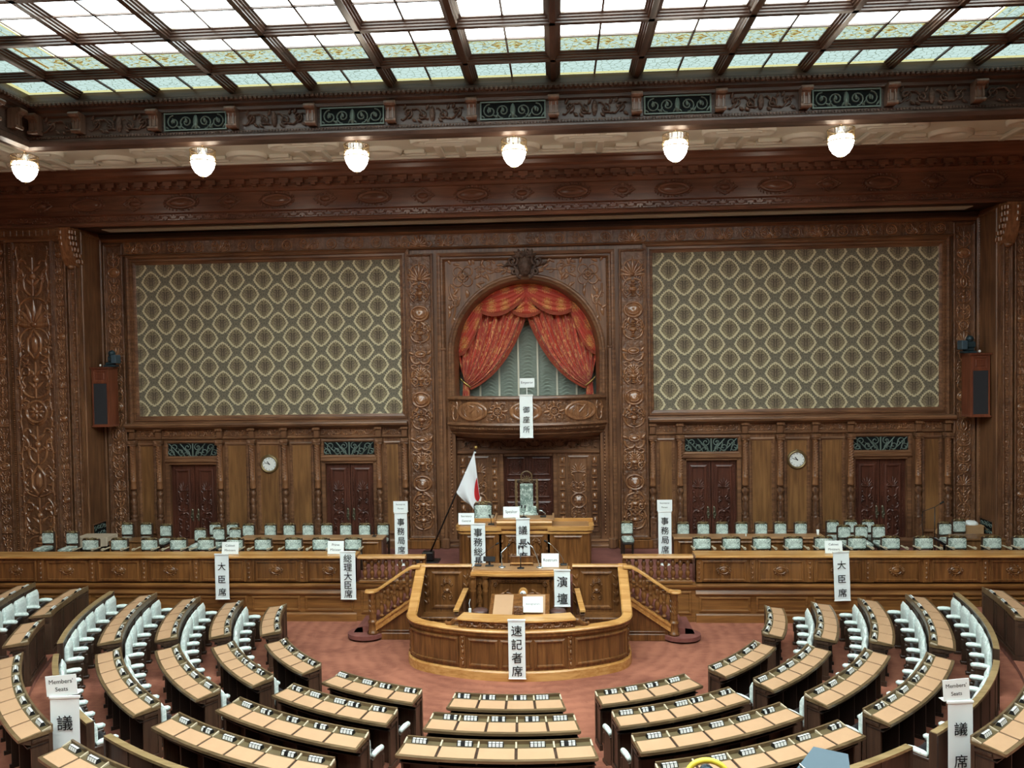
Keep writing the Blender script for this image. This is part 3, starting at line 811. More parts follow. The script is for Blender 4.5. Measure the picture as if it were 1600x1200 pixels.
# carved pilasters either side of the niche, and at the ends of the recess
def great_pilaster(m, h, W):
    for v in (7.0, 4.45, 1.95): oval(m, 0, v, W*.84, .46, .1); scroll(m, 0, v, W*.5, .26, .02, .11, 0)
    palmette(m, 0, 7.98, W*.86, .6, .08); scroll(m, 0, 8.1, W*.98, .7, .03, .05, 1)
    for v in (7.38, 4.85, 2.32, 1.1): urn(m, 0, v, W*.62, .48, .08); scroll(m, 0, v+.25, W*.98, .55, .032, .06, 1)
    for v in (6.2, 3.62, .62): urn(m, 0, v, W*.55, .5, .08); scroll(m, 0, v+.25, W*.98, .6, .032, .06, 0)
    for v in (5.68, 3.12):
        oval(m, 0, v+.12, W*.5, .18, .07)
        for sg in (1, -1): m.rel(bez((sg*W*.45, v+.05), (sg*W*.4, v-.2), (sg*W*.1, v-.2), (0, v-.1)), .04, .07); leaf(m, sg*W*.3, v+.1, PI/2-sg*.9, .2, .05, .06)
    for v in (5.3, 2.75): palmette(m, 0, v-.14, W*.6, .34, .07); scroll(m, 0, v, W*.98, .42, .03, .06, 2)
    for v in (6.85, 4.3, 1.8):
        for sg in (1, -1): leaf(m, sg*W*.32, v-.25, PI/2+sg*.7, .3, .05, .06); leaf(m, sg*W*.36, v+.3, -PI/2-sg*.5, .25, .045, .06)
def pilaster(name, lab, X, W, z0, z1, seed, base=True, Y=0.0, d=.05, big=False, grp=None, flat=.09):
    t = thing(name, lab, 'pilaster', (X, Y, z0), 0, grp); h = z1-z0
    m = M().wallf((0, 0, 0)); m.box(-W/2, W/2, 0, h, 0, flat)
    m.T = m.T @ Matrix.Translation((0, 0, flat)); m.frame(-W/2, W/2, .32 if base else .02, h-.02, [(0, 0), (0, .05), (.025, .06), (.05, .05), (.06, .02), (.075, 0)])
    obj('shaft', m, 'carved', t)
    m = M().wallf((0, -flat, 0)); great_pilaster(m, h, W-.15) if base else candelabra(m, 0, .45 if base else .1, h-.12, W-.17, random.Random(seed), d, big); strands(m, 0, .2, h-.2, W-.1, .018, .05) if big else None; obj('carving', m, 'relief', t)
    if base:
        m = M(); m.box(-W/2-.1, W/2+.1, -flat-.12, 0, 0, .26, .02); m.box(-W/2-.06, W/2+.06, -flat-.07, 0, .26, .32, .02); obj('plinth', m, 'bench', t)
    return t
for sg, s in ((-1, 'left'), (1, 'right')):
    pilaster('carved_pilaster', f'tall pilaster carved with urns and ovals, just {s} of the curtained arch', sg*3.14, .80, ZS, 9.78, 3, grp='carved pilasters beside the arch')
    pilaster('carved_pilaster', f'narrow carved oak pilaster at the {s} end of the recessed wall', sg*12.5, .6, ZS, 10.3, 8, False, d=.04, grp='carved pilasters at the ends of the recess', flat=.06)
    for W, xx, sd in ((.26, 13.03, 4), (.42, 13.42, 6)):
        pilaster('carved_strip', f'{"narrow" if W < .3 else "wider"} carved vertical strip on the {s} pier', sg*xx, W, .6, 10.3, sd, False, -1.2, .04, False, 'carved strips on the piers', .05)
    if sg < 0:
        t = pilaster('carved_pier_panel', 'broad left pier panel carved with candelabra and strapwork scrolls', sg*14.25, 1.22, .6, 10.3, 11, False, -1.2, .06, True, None, .03)
        m = M().wallf((0, -.03, 0))
        for q in (-.68, .68): beads(m, q, .2, q, 9.6, .06, .025, .03)
        obj('bead_moulding', m, 'relief', t)
        pilaster('carved_strip', f'outermost carved vertical strip at the {s} edge of the {s} pier', sg*15.25, .5, .6, 10.3, 9, False, -1.2, .04, False, 'carved strips on the piers', .05)
    # scaly corbel at the top corner of the recess
    t = thing('scaled_corbel', f'heavy carved corbel with scaled edge at top of the {s} pier', 'corbel', (sg*13.02, -1.2, 0), 0, 'corbels on the piers')
    m = M(); m.wallf((0, 0, 0), (0, -1, 0), (0, 0, 1))
    m.prism([(0, 10.55), (.38, 10.55), (.40, 10.3), (.34, 9.95), (.26, 9.7), (.12, 9.5), (0, 9.45)], -.17, .17); obj('body', m, 'relief', t)
    m = M()
    for k in range(6):
        z = 10.42-k*.16; y = -.40+.012*k*k
        for q in (-1, 1): m.box(q*.13-.05, q*.13+.05, y-.03, y+.05, z-.07, z+.07, .03)
        m.box(-sg*.2-.03, -sg*.2+.03, y+.02, y+.12, z-.07, z+.07, .02); m.box(-sg*.2-.03, -sg*.2+.03, y+.16, y+.26, z-.07, z+.07, .02)
    m.ell((0, -.12, 9.46), (.1, .1, .07)); obj('scales', m, 'relief', t)
m = M()
for sg in (1, -1):
    a, b = sorted((sg*13.2, sg*16.2))
    m.box(a, b, -1.36, -1.2, 10.32, 10.6, .03); m.box(a, b, -1.30, -1.2, 10.22, 10.32)
    for k in range(16): m.box(a+.19*k+.03, a+.19*k+.12, -1.40, -1.36, 10.36, 10.54, .02)
struct('trim_6', m, 'wallx')

# niche: arch frame, spandrels, keystone
m = M().wallf((0, 0, 0))
out = [(2.15, 4.75), (2.15, 6.8)]+[(2.15*cos(a), 6.8+2.15*sin(a)) for a in [PI*i/40 for i in range(1, 40)]]+[(-2.15, 6.8), (-2.15, 4.75)]
m.ring(out, [(.08, -.5), (.02, -.05), (0, .02), (-.03, .05), (-.07, .04), (-.08, .08), (-.16, .08), (-.17, .03), (-.2, .03)], False)
m.frame(-2.62, 2.62, ZS, 9.78, [(0, 0), (0, .09), (.06, .11), (.1, .10), (.13, .05), (.17, .05), (.2, .08), (.23, .03), (.25, 0)])
t = struct('trim_11', m, 'wallx')
m = M().wallf((0, 0, 0))
for i in range(70):
    a = PI*(i+.5)/70; x, y = 2.27*cos(a), 6.8+2.27*sin(a); leaf(m, x, y, a+PI/2, .08, .03, .1, 0)
for sg in (1, -1):
    for k in range(52): leaf(m, sg*2.27, 1.4+k*.104, PI/2, .08, .03, .1, 0)
obj('leaf_moulding', m, 'relief', t)
m = M().wallf((0, 0, 0))
for sg in (1, -1):
    P = lambda x, y: (sg*x, y)
    for q in range(4):
        a = PI/4+q*PI/2; m.ring([(sg*1.85+.2*cos(a)+.17*cos(b), 9.08+.2*sin(a)+.17*sin(b)) for b in [2*PI*i/16 for i in range(16)]], [(0, 0), (.01, .04), (.04, .04), (.05, 0)])
    rosette(m, sg*1.85, 9.08, .17, .05)
    m.rel(bez(P(1.5, 9.3), P(1.2, 9.5), P(1.0, 9.1), P(.75, 9.3)), .03, .05); m.rel(spiral(sg*1.05, 9.3, .17, 0, 1.2, 14, sg), .025, .05)
    m.rel(bez(P(2.25, 8.8), P(2.3, 8.3), P(1.9, 8.5), P(2.2, 7.7)), .03, .05); m.rel(spiral(sg*2.1, 8.3, .15, PI/2, 1.2, 14, sg), .025, .05)
    for (x, y, a) in ((1.5, 9.0, 2.4), (1.45, 8.85, 3.6), (1.75, 8.7, 4.4), (2.0, 8.75, 5.0), (.85, 9.25, 2.9), (.7, 9.4, 3.5), (1.3, 9.35, 1.6), (2.25, 8.1, 4.6), (2.15, 7.9, 4.2), (2.2, 9.45, .9), (1.2, 9.15, 3.9), (1.95, 8.5, 4.8), (1.6, 9.4, 1.1), (.55, 9.2, 3.0)):
        leaf(m, sg*x, y, a if sg > 0 else PI-a, .26, .05, .05, .3*sg)
rs = random.Random(12)
for sg in (1, -1):
    for i in range(10):
        for j in range(13):
            x, z = .45+.21*i+.1*(j % 2), 7.1+.195*j; r = math.hypot(x, z-6.8)
            if r < 2.46 or x > 2.32 or z > 9.46 or math.hypot(x-1.85, z-9.08) < .44: continue
            a = rs.uniform(0, 6.28)
            if (i+j) % 3 == 0: m.rel([(sg*p, q) for p, q in spiral(x, z, .1, a, 1.1, 10)], .02, .045)
            else: leaf(m, sg*x, z, a if sg > 0 else PI-a, .2, .045, .045, .3*sg)
obj('spandrel_carving', m, 'relief', t)
m = M().wallf((0, -.05, 0))
m.dome(0, 9.36, .22, .34, .2, 18, 5, .3)
for sg in (1, -1):
    m.rel([(sg*a, b) for a, b in spiral(.36, 9.5, .17, PI*.8, 1.3)], .045, .12); m.rel([(sg*a, b) for a, b in spiral(.30, 9.16, .13, -PI*.7, 1.2, 14, -1)], .04, .11)
    for a in (.3, 1.0, 1.6): leaf(m, sg*.14, 9.6, a if sg > 0 else PI-a, .26, .06, .14)
    leaf(m, sg*.4, 9.4, 0 if sg > 0 else PI, .26, .05, .1)
    m.rel(bez((sg*.12, 9.0), (sg*.3, 9.0), (sg*.2, 9.3), (sg*.34, 9.36)), .045, .12)
palmette(m, 0, 9.6, .4, .26, .15); obj('keystone', m, MT['ceilc'], t)
for sg in (1, -1):
    m = M(); m.box(*sorted((sg*2.36, sg*2.56)), -.2, 0, ZS, 1.3, .02); m.box(*sorted((sg*2.42, sg*2.5)), -.10, 0, 1.3, 6.95); m.box(*sorted((sg*2.38, sg*2.54)), -.13, 0, 6.9, 6.98, .02); obj('slim_pilaster', m, 'wall', t)

# ------------------------------------------------------------------ wainscot with half-columns
CX = [3.665, 4.455, 6.33, 7.33, 8.33, 9.33, 11.23, 12.05]
m = M()
for sg in (1, -1):
    P = [(sg*12.22, 0), (sg*3.56, 0)]
    if sg < 0: pass
    P = sorted(P)
    m.sweep([(0, 4.64), (.14, 4.66), (.18, 4.70), (.24, 4.72), (.26, 4.78), (.24, 4.82), (.1, 4.84), (0, 4.85)], P)
    m.sweep([(0, 4.32), (.05, 4.33), (.07, 4.36), (.04, 4.39), (0, 4.4)], P)
    m.sweep([(0, 1.0), (.10, 1.0), (.10, 1.22), (.06, 1.27), (0, 1.28)], P)
    for c in (5.375, 10.205):
        a, b = sg*c-.86, sg*c+.86
        m.box(a, b, -.10, 0, 3.62, 3.72, .03)       # little cornice above each door
        for q in (-1, 1): m.box(sg*c+q*.79-.06, sg*c+q*.79+.06, -.05, .1, 1.0, 3.62, .015)
        m.box(a+.07, b-.07, -.05, .1, 3.56, 3.63, .01)
WN = struct('trim_7', m, 'wallx')
m = M().wallf((0, 0, 0))
IV = [(CX[i], CX[i+1]) for i in range(7)]
for sg in (1, -1):
    for a, b in IV:
        x0, x1 = sorted((sg*a, sg*b)); rinceau(m, x0+.13, x1-.13, 4.42, 4.58, .014, .03)
obj('carved_band', m, 'relief', WN)
m = M().wallf((0, 0, 0)); mp = M().wallf((0, 0, 0))
PF = [(0, 0), (0, .03), (.04, .045), (.06, .04), (.08, .012), (.1, .01)]
for sg in (1, -1):
    for i, (a, b) in enumerate(IV):
        if i in (1, 5): continue
        x0, x1 = sorted((sg*a, sg*b)); m.frame(x0+.13, x1-.13, 1.42, 4.22, PF); mp.add([(x0+.2, 1.5, .008), (x1-.2, 1.5, .008), (x1-.2, 4.14, .008), (x0+.2, 4.14, .008)], [(0, 1, 2, 3)])
obj('panel_moulding', m, 'wallx', WN); obj('flat_panel', mp, 'panel', WN)
c0 = None
PL = ['beside the arch pilaster', 'on the arch side of the inner door', 'on the outer side of the inner door', 'between inner door and clock', 'just past the clock', 'on the inner side of the outer door', 'beyond the outer door', 'at the outer end of the panelling']
for sg, s in ((-1, 'left'), (1, 'right')):
    for X, pl in zip(CX, PL):
        if c0 is None:
            c0 = thing('half_column', '', 'column', (0, 0, 0))
            m = M().at(0, -.075, 0); m.lathe([(.07, 2.82), (.095, 2.85), (.082, 2.9), (.082, 3.05), (.095, 3.07), (.08, 3.1), (.08, 4.10), (.09, 4.12), (.09, 4.15)], 14); obj('shaft', m, 'relief', c0)
            m = M().wallf((0, -.145, 0))
            for k in range(12):
                for q in (-1, 1): m.rel([(q*-.06, 3.12+k*.08), (q*.06, 3.2+k*.08)], .009, .025)
            obj('lattice', m, 'relief', c0)
            m = M().at(0, -.085, 0); m.lathe([(.095, 1.9), (.07, 1.94), (.115, 2.0), (.07, 2.06), (.095, 2.12), (.085, 2.32), (.065, 2.36), (.115, 2.43), (.065, 2.5), (.055, 2.56), (.095, 2.63), (.115, 2.70), (.055, 2.77), (.1, 2.81)], 14); obj('turned_vase', m, 'carved', c0)
            m = M(); m.box(-.095, .095, -.17, 0, 1.28, 1.9, .015); m.box(-.11, .11, -.19, 0, 1.0, 1.28, .015); obj('pedestal', m, 'carved', c0)
            m = M(); m.box(-.11, .11, -.18, 0, 4.15, 4.2, .01); m.box(-.13, .13, -.20, 0, 4.2, 4.32, .02); obj('capital', m, 'carved', c0)
            m = M(); m.box(-.085, .085, -.13, 0, 4.34, 4.58, .02); m.box(-.105, .105, -.17, 0, 4.58, 4.66, .02)
            for q in (-1, 1): m.at(q*.085, -.16, 4.62, rx=PI/2); m.lathe([(.035, -.02), (.035, .02)], 10)
            m.T = None; obj('console', m, 'wall', c0); o = c0
        else: o = dup(c0, (0, 0, 0))
        o.location = (sg*X, 0, 0); tag(o, f'{s} wall half-column with lattice shaft and turned vase {pl}', 'column', 'half-columns along the panelling')

# ------------------------------------------------------------------ doors
def door(n, X, w, h, Y, lab, center=False):
    m = M(); m.box(X-w/2, X+w/2, Y+.03, Y+.05, ZS, ZS+h); D = struct(f'door_{n}', m, 'void')
    for sg in (1, -1):
        x0, x1 = sorted((X+sg*.01, X+sg*w/2))
        m = M(); m.box(x0, x1, Y-.04, Y+.03, ZS, ZS+h)
        m.wallf((0, Y-.04, 0))
        if center:
            hh = h/4
            for k in range(4): m.frame(x0+.09, x1-.09, ZS+.05+k*hh, ZS+(k+1)*hh-.05, PF)
        else: m.frame(x0+.12, x1-.12, ZS+.2, ZS+h-.15, PF)
        L = obj('door_leaf', m, 'door', D)
        m = M().wallf((0, Y-.045, 0)); c = (x0+x1)/2
        if center:
            for k in range(4): scroll(m, c, ZS+(k+.5)*hh, .38, hh-.25, .022, .04, k % 3); rosette(m, c, ZS+(k+.5)*hh, .09, .04, 6)
        else:
            for z, kd in ((ZS+.35, 0), (ZS+.75, 1), (ZS+1.15, 0), (ZS+1.5, 2)): scroll(m, c, z+.15, .40, .38, .028, .05, kd)
            palmette(m, c, ZS+1.75, .3, .3, .06); urn(m, c, ZS+.9, .24, .32, .06); m.rel([(c, ZS+.3), (c, ZS+2.0)], .016, .03)
        obj('carving', m, 'door', L)
        m = M().wallf((0, Y-.04, 0))
        for q in ((x0+.07), (x1-.07)): beads(m, q, ZS+.1, q, ZS+h-.1, .05, .014, .018)
        obj('bead_moulding', m, 'door', L)
        m = M()
        if not center:
            hx = X+sg*.09; m.wallf((hx, Y-.045, 0)); m.box(-.035, .035, 1.86, 2.14, 0, .02, .008)
            m.ring([(.05*cos(a), 1.98+.07*sin(a)) for a in [2*PI*i/14 for i in range(14)]], [(0, .02), (.005, .06), (.02, .06), (.025, .02)])
            leaf(m, 0, 2.1, PI/2, .1, .04, .03); leaf(m, 0, 1.9, -PI/2, .1, .035, .03)
            obj('door_handle', m, 'handle', L)
door(1, -10.205, 1.43, 2.56, .12, ''); door(2, -5.375, 1.46, 2.56, .12, ''); door(3, 5.375, 1.46, 2.56, .12, ''); door(4, 10.205, 1.43, 2.56, .12, '')
door(5, 0, 1.5, 2.7, .5, '', True)
for n, (X, lb) in enumerate(((-10.205, 'above the far left door'), (-5.375, 'above the door left of the arch'), (5.375, 'above the door right of the arch'), (10.205, 'above the far right door'))):
    t = thing('door_vent', f'dark bronze lattice vent panel {lb}', 'vent', (X, 0, 4.01), 0, 'vents above the side doors')
    m = M().wallf((0, 0, 0)); m.frame(-.86, .86, -.29, .29, [(0, 0), (0, .06), (.05, .07), (.08, .05), (.1, .02)]); obj('frame', m, 'wallx', t)
    obj('backing', M().box(-.76, .76, -.012, -.004, -.21, .21), 'void', t)
    m = M().wallf((0, -.015, 0))
    for sg in (1, -1):
        for cx, cy in ((.16, .08), (.36, -.06), (.56, .07), (.66, -.1), (.2, -.13)): m.rel([(sg*a, b) for a, b in spiral(cx, cy, .12, cx*9, 1.3, 14)], .014, .02)
        m.rel([(sg*.05, -.2), (sg*.4, .2)], .016, .02); m.rel([(sg*.35, -.2), (sg*.74, .19)], .014, .02)
        for k in range(5): leaf(m, sg*(.1+.15*k), -.18, PI/2-sg*.5, .3, .02, .02)
    m.rel([(0, -.2), (0, .2)], .025, .025); obj('lattice', m, 'bronze', t)

# recess below the balcony: carved panels either side of the middle door
m = M().wallf((0, .3, 0))
RF = struct('trim_8', m.box(-2.15, 2.15, 3.78, 3.9, 0, .08, .02).box(-2.15, 2.15, 4.2, 4.3, 0, .1, .02).box(-.86, -.74, 1, 3.78, 0, .06, .02).box(.74, .86, 1, 3.78, 0, .06, .02).box(-2.15, 2.15, 1, 1.28, 0, .06, .02), 'wallx')
m = M().wallf((0, .3, 0)); rinceau(m, -2.05, 2.05, 3.93, 4.17, .022, .05); obj('carved_band', m, 'carved', RF)
for sg in (1, -1):
    m = M().wallf((0, .3, 0)); m.frame(sg*1.5-.32, sg*1.5+.32, 1.4, 3.7, PF)
    for q in (1.02, 1.98): m.frame(sg*q-.12, sg*q+.12, 1.4, 3.7, [(0, 0), (.01, .03), (.03, .03), (.035, 0)])
    obj('panel_moulding', m, 'wallx', RF)
    m = M().wallf((0, .3, 0)); c = sg*1.5
    for q in (1.02, 1.98):
        for k in range(6):
            z = 1.6+k*.36; m.box(sg*q-.08, sg*q+.08, z-.02, z+.02, 0, .05, .01); m.dome(sg*q, z+.17, .06, .1, .05, 10, 4); m.box(sg*q-.07, sg*q+.07, z+.08, z+.26, 0, .025, .01)
    rosette(m, c, 2.35, .24, .06); m.dome(c, 2.35, .15, .15, .05, 16, 3)
    for z, kd in ((1.65, 0), (1.98, 1), (2.75, 0), (3.05, 2)): scroll(m, c, z, .5, .36, .026, .045, kd)
    palmette(m, c, 3.2, .3, .34, .05); urn(m, c, 1.9, .2, .22, .05); urn(m, c, 2.62, .2, .24, .05); obj('panel_carving', m, 'relief', RF)

# ------------------------------------------------------------------ imperial balcony
def bow(k, n=24):
    pts = []
    R = (2.3**2+.85**2)/(2*.85); a = math.asin(2.3/R)
    for i in range(n+1):
        q = -a+2*a*i/n; pts.append(((R+k)*sin(q), -.12+(R-.85)-(R+k)*cos(q)))
    return pts
BL = thing('balcony', 'bowed oak balcony carved with oval scenes below the red curtains', 'balcony', (0, 0, 0))
m = M(); m.sweep([(-.22, 5.44), (.05, 5.44), (.07, 5.48), (.05, 5.54), (-.22, 5.55)], bow(0)); obj('top_rail', m, 'wallx', BL)
m = M(); m.sweep([(-.12, 4.78), (0, 4.78), (0, 5.44), (-.12, 5.44)], bow(0)); obj('front_panel', m, 'carved', BL)
m = M(); m.sweep([(-.2, 4.66), (.04, 4.67), (.09, 4.72), (.07, 4.78), (-.2, 4.78)], bow(0)); m.sweep([(-.3, 4.5), (-.06, 4.52), (.0, 4.6), (.02, 4.66), (-.3, 4.66)], bow(0)); m.sweep([(-.6, 4.3), (-.28, 4.32), (-.14, 4.42), (-.08, 4.5), (-.6, 4.5)], bow(0))
p = bow(-.1); m.prism([(x, y) for x, y in p]+[(2.2, .35), (-2.2, .35)], 4.45, 4.6); obj('base_moulding', m, 'wallx', BL)
m = M(); R = (2.3**2+.85**2)/(2*.85); yc = -.12+(R-.85)
bm_ = M()
def onbow(s, fn):       # fn builds in a flat frame centred on arc length s
    q = s/R; m.wallf((R*sin(q), yc-R*cos(q), 5.11), (cos(q), sin(q), 0), (0, 0, 1)); fn()
for c, W in ((-1.62, .98), (0, .9), (1.62, .98)):
    onbow(c, lambda: (oval(m, 0, 0, W, .54, .05), scroll(m, 0, 0, W*.6, .4, .02, .06, 0), leaf(m, -.12, -.1, .6, .4, .06, .07), leaf(m, .1, .1, 2.6, .3, .05, .07)))
for c in (-.82, .82):
    onbow(c, lambda: (rosette(m, 0, 0, .14, .05), [m.rel(spiral(.2*cos(a), .2*sin(a), .1, a, 1.1, 12), .018, .04) for a in [PI/4+PI/2*k for k in range(4)]], [leaf(m, .12*cos(a), .12*sin(a), a, .2, .04, .04) for a in [PI/2*k for k in range(4)]]))
for c in (-2.25, 2.25): onbow(c, lambda: scroll(m, 0, 0, .24, .56, .02, .04, 0))
obj('carving', m, 'relief', BL)
m = M()
for k in range(90): q = (-2.25+4.5*(k+.5)/90)/R; m.at(R*sin(q)*1.004, yc-(R+.05)*cos(q), 4.63, rz=q); m.box(-.016, .016, -.02, .03, -.03, .02)
obj('dentil', m, 'wallx', BL)

# curtains in the niche
YV = .75
m = M()
def shade(u, v):
    x = -2.15+4.3*u; z = 4.75+3.9*v; c = ((x+.3)/.6) % 1.0-.5
    ph = (z+ (c*c)*1.3)*9; f = (ph % 1.0)
    return (x, YV+.55-.13*(1-(2*c)**2)*(.25+.75*f), z)
m.grid(shade, 112, 420)
t = thing('gathered_blind', 'grey-green gathered blind with ivory ribbons behind the red curtains', 'blind', (0, 0, 0)); obj('cloth', m, 'shade', t)
for k in range(-3, 3): obj('ribbon', M().box(.3+.6*k-.028, .3+.6*k+.028, YV+.42, YV+.45, 4.75, 8.6), 'ivory', t)
def archz(x): return 6.8+math.sqrt(max(0, 2.13**2-x*x))
for sg, s in ((-1, 'left'), (1, 'right')):
    t = thing('curtain', f'red and gold {s} curtain drawn back to the {s} side of the arch', 'curtain', (0, YV, 0), 0, 'red curtains in the arch')
    def dr(u, v, sg=sg):
        x0 = -.20+2.32*u; top = archz(min(x0, 2.1))-.02
        bx_, bz = 1.80+.16*u, 5.74+.30*u
        cx_, cz = (.36*(1-u)+2.12*u), (6.35*(1-u)+6.7*u)
        if u > .0: pass
        p0 = (x0, min(top, 8.9)); q = v
        x = (1-q)**2*p0[0]+2*q*(1-q)*cx_+q*q*bx_; z = (1-q)**2*p0[1]+2*q*(1-q)*cz+q*q*bz
        f = .11*(1-.5*q)*sin(2*PI*8.5*u+.8*sin(q*3))+.03*sin(2*PI*21*u+2)
        return (sg*x, f-.05*sin(PI*q)-.02, z)
    obj('drape', M().grid(dr, 170, 40), 'redfold', t)
    def tail(u, v, sg=sg): return (sg*(1.78+.05*v*(u-.5)+.20*u*(1-.0*v)+.02*v), .05*sin(2*PI*4*u)*(.3+v)-.03, 5.78+.14*u-v*.62)
    obj('tail', M().grid(tail, 40, 10), 'redfold', t)
    m = M(); m.tube([(sg*(1.74+.24*k/8), -.1+.03*abs(k-4)/4, 5.76+.20*k/8) for k in range(9)], .028, 8); m.tube([(sg*1.98, -.08, 5.95), (sg*2.12, .0, 6.12)], .02, 6); obj('tieback', m, 'gold', t)
    m = M()
    def fr(u, v, sg=sg):
        a = dr(0, u); b = dr(0, min(1, u+.01)); tx, tz = b[0]-a[0], b[2]-a[2]; L = math.hypot(tx, tz) or 1
        nx, nz = (-tz/L, tx/L) if sg < 0 else (tz/L, -tx/L)
        if nz > 0: nx, nz = -nx, -nz
        w = .07
        return (a[0]+nx*w*v, -.1+.015*(v), a[2]+nz*w*v)
    m.grid(fr, 60, 2); obj('fringe', m, 'fringe', t)
VA = thing('swag_valance', 'red and gold swagged valance with fringe across the top of the arch', 'valance', (0, YV-.16, 0))
def swag(A, B, sag, top, nf, yoff, name='swag'):
    def low(u): return (A[0]+(B[0]-A[0])*u, A[1]+(B[1]-A[1])*u-sag*4*u*(1-u))
    def f(u, v):
        lx, lz = low(u); tx, tz = top(u)
        z = tz+(lz-tz)*v; x = tx+(lx-tx)*v
        return (x, yoff-.05*sin(PI*u)-.075*abs(sin(PI*nf*v))*(.35+.65*sin(PI*u))-.03*v, z)
    o = obj(name, M().grid(f, 28, 40), 'red', VA)
    m = M()
    def g(u, v):
        x, y, z = f(u, 1); return (x, y-.015-.006*abs(sin(u*160)), z+.025-.11*v)
    m.grid(g, 60, 3); obj('fringe', m, 'fringe', o)
for sg in (-1, 1):
    swag((sg*.03, 8.55), (sg*1.36, 8.10), .28, lambda u: (sg*(.0+1.36*u), archz(1.36*u)-.01), 5, -.06)
    swag((sg*1.30, 8.15), (sg*2.12, 6.80), .34, lambda u: (sg*(1.34+.79*u), max(6.86, archz(min(2.125, 1.34+.79*u)))-.0), 4, .0)
swag((-.42, 8.08), (.42, 8.08), .13, lambda u: (-.30+.6*u, 8.12+.62*(1-abs(2*u-1))), 3, -.01)

# ================================================================== STAGE FRONT, BENCHES, STAIRS
YF = -3.65
m = M(); mp = M()
SFP = [(0, 0), (0, .02), (.03, .03), (.05, .03), (.07, -.01), (.09, -.015)]
for sg in (1, -1):
    a, b = sorted((sg*4.26, sg*XW)); P = [(a, YF), (b, YF)]
    m.box(a, b, YF, -3.6, 0, 1.0)
    m.sweep([(0, 0), (.05, 0), (.05, .18), (.03, .22), (0, .22)], P)
    m.sweep([(0, .66), (.04, .68), (.06, .72), (.04, .76), (.02, .80), (.05, .86), (.09, .88), (.10, .93), (.06, .96), (0, .97)], P)
    c2, d2 = sorted((sg*2.45, sg*4.26)); Q = [(c2, YF), (d2, YF)]
    m.box(c2, d2, YF, -3.6, 0, 1.0); m.sweep([(0, .80), (.05, .84), (.08, .90), (.08, .96), (0, .97)], Q)
    m.wallf((0, YF, 0))
    for k in range(9):
        x0, x1 = sorted((sg*(4.26+1.385*k+.08), sg*(4.26+1.385*(k+1)-.05))); m.frame(x0, x1, .25, .64, SFP)
    x0, x1 = sorted((sg*3.3, sg*4.15)); m.frame(x0, x1, .2, .78, SFP); m.T = None
struct('trim_9', m, 'benchx')

def front_bench(sg, s):
    t = thing('minister_bench', f'long honey-oak bench front with rosettes along the {s} stage edge', 'bench', (sg*4.26, YF, ZS), 0, 'long oak benches on the stage edge')
    L = XW-4.26-.02; X = lambda x: sorted((0, sg*x))
    m = M(); a, b = X(L); m.box(a, b, 0, .05, -.03, .60); m.wallf((0, 0, 0))
    for k in range(8):
        x0, x1 = sorted((sg*(1.385*k+.14), sg*(1.385*(k+1)-.14))); m.frame(x0, x1, .02, .55, SFP)
    obj('front_panel', m, 'bench', t)
    m = M(); a, b = X(L); m.sweep([(-.45, .60), (.03, .60), (.06, .62), (.10, .63), (.10, .66), (.08, .675), (-.45, .675)], [(a, 0), (b, 0)]); obj('top', m, 'rail', t)
    m = M(); a, b = X(L); m.box(a, b, .05, .07, .0, .60); m.box(a, b, .42, .45, -.0, .60); obj('shelf', m, 'bench', t)
    for k in range(9):
        m = M().wallf((sg*1.385*k+(sg*.09 if k == 0 else 0), 0, 0)); m.box(-.075, .075, 0, .57, 0, .03, .01)
        for z in (.08, .2, .32, .44): m.dome(0, z+.03, .03, .05, .05, 10, 3); leaf(m, 0, z, PI/2+.5, .1, .02, .045); leaf(m, 0, z, PI/2-.5, .1, .02, .045)
        obj('carved_strip', m, 'bench', t)
    for k in range(8):
        m = M().wallf((sg*1.385*(k+.5), -.005, .29)); oval(m, 0, 0, .24, .17, .04)
        for q in (1, -1): m.rel([(q*a, b) for a, b in spiral(.15, .02, .055, PI, 1)], .012, .03)
        for i in range(12): a = 2*PI*i/12; leaf(m, .13*cos(a), .1*sin(a), a, .05, .016, .03)
        obj('carved_rosette', m, 'bench', t)
    m = M(); a, b = sorted((0, sg*.06)); m.box(a, b, 0, .45, 0, .6); obj('end_panel', m, 'bench', t)
front_bench(-1, 'left'); front_bench(1, 'right')

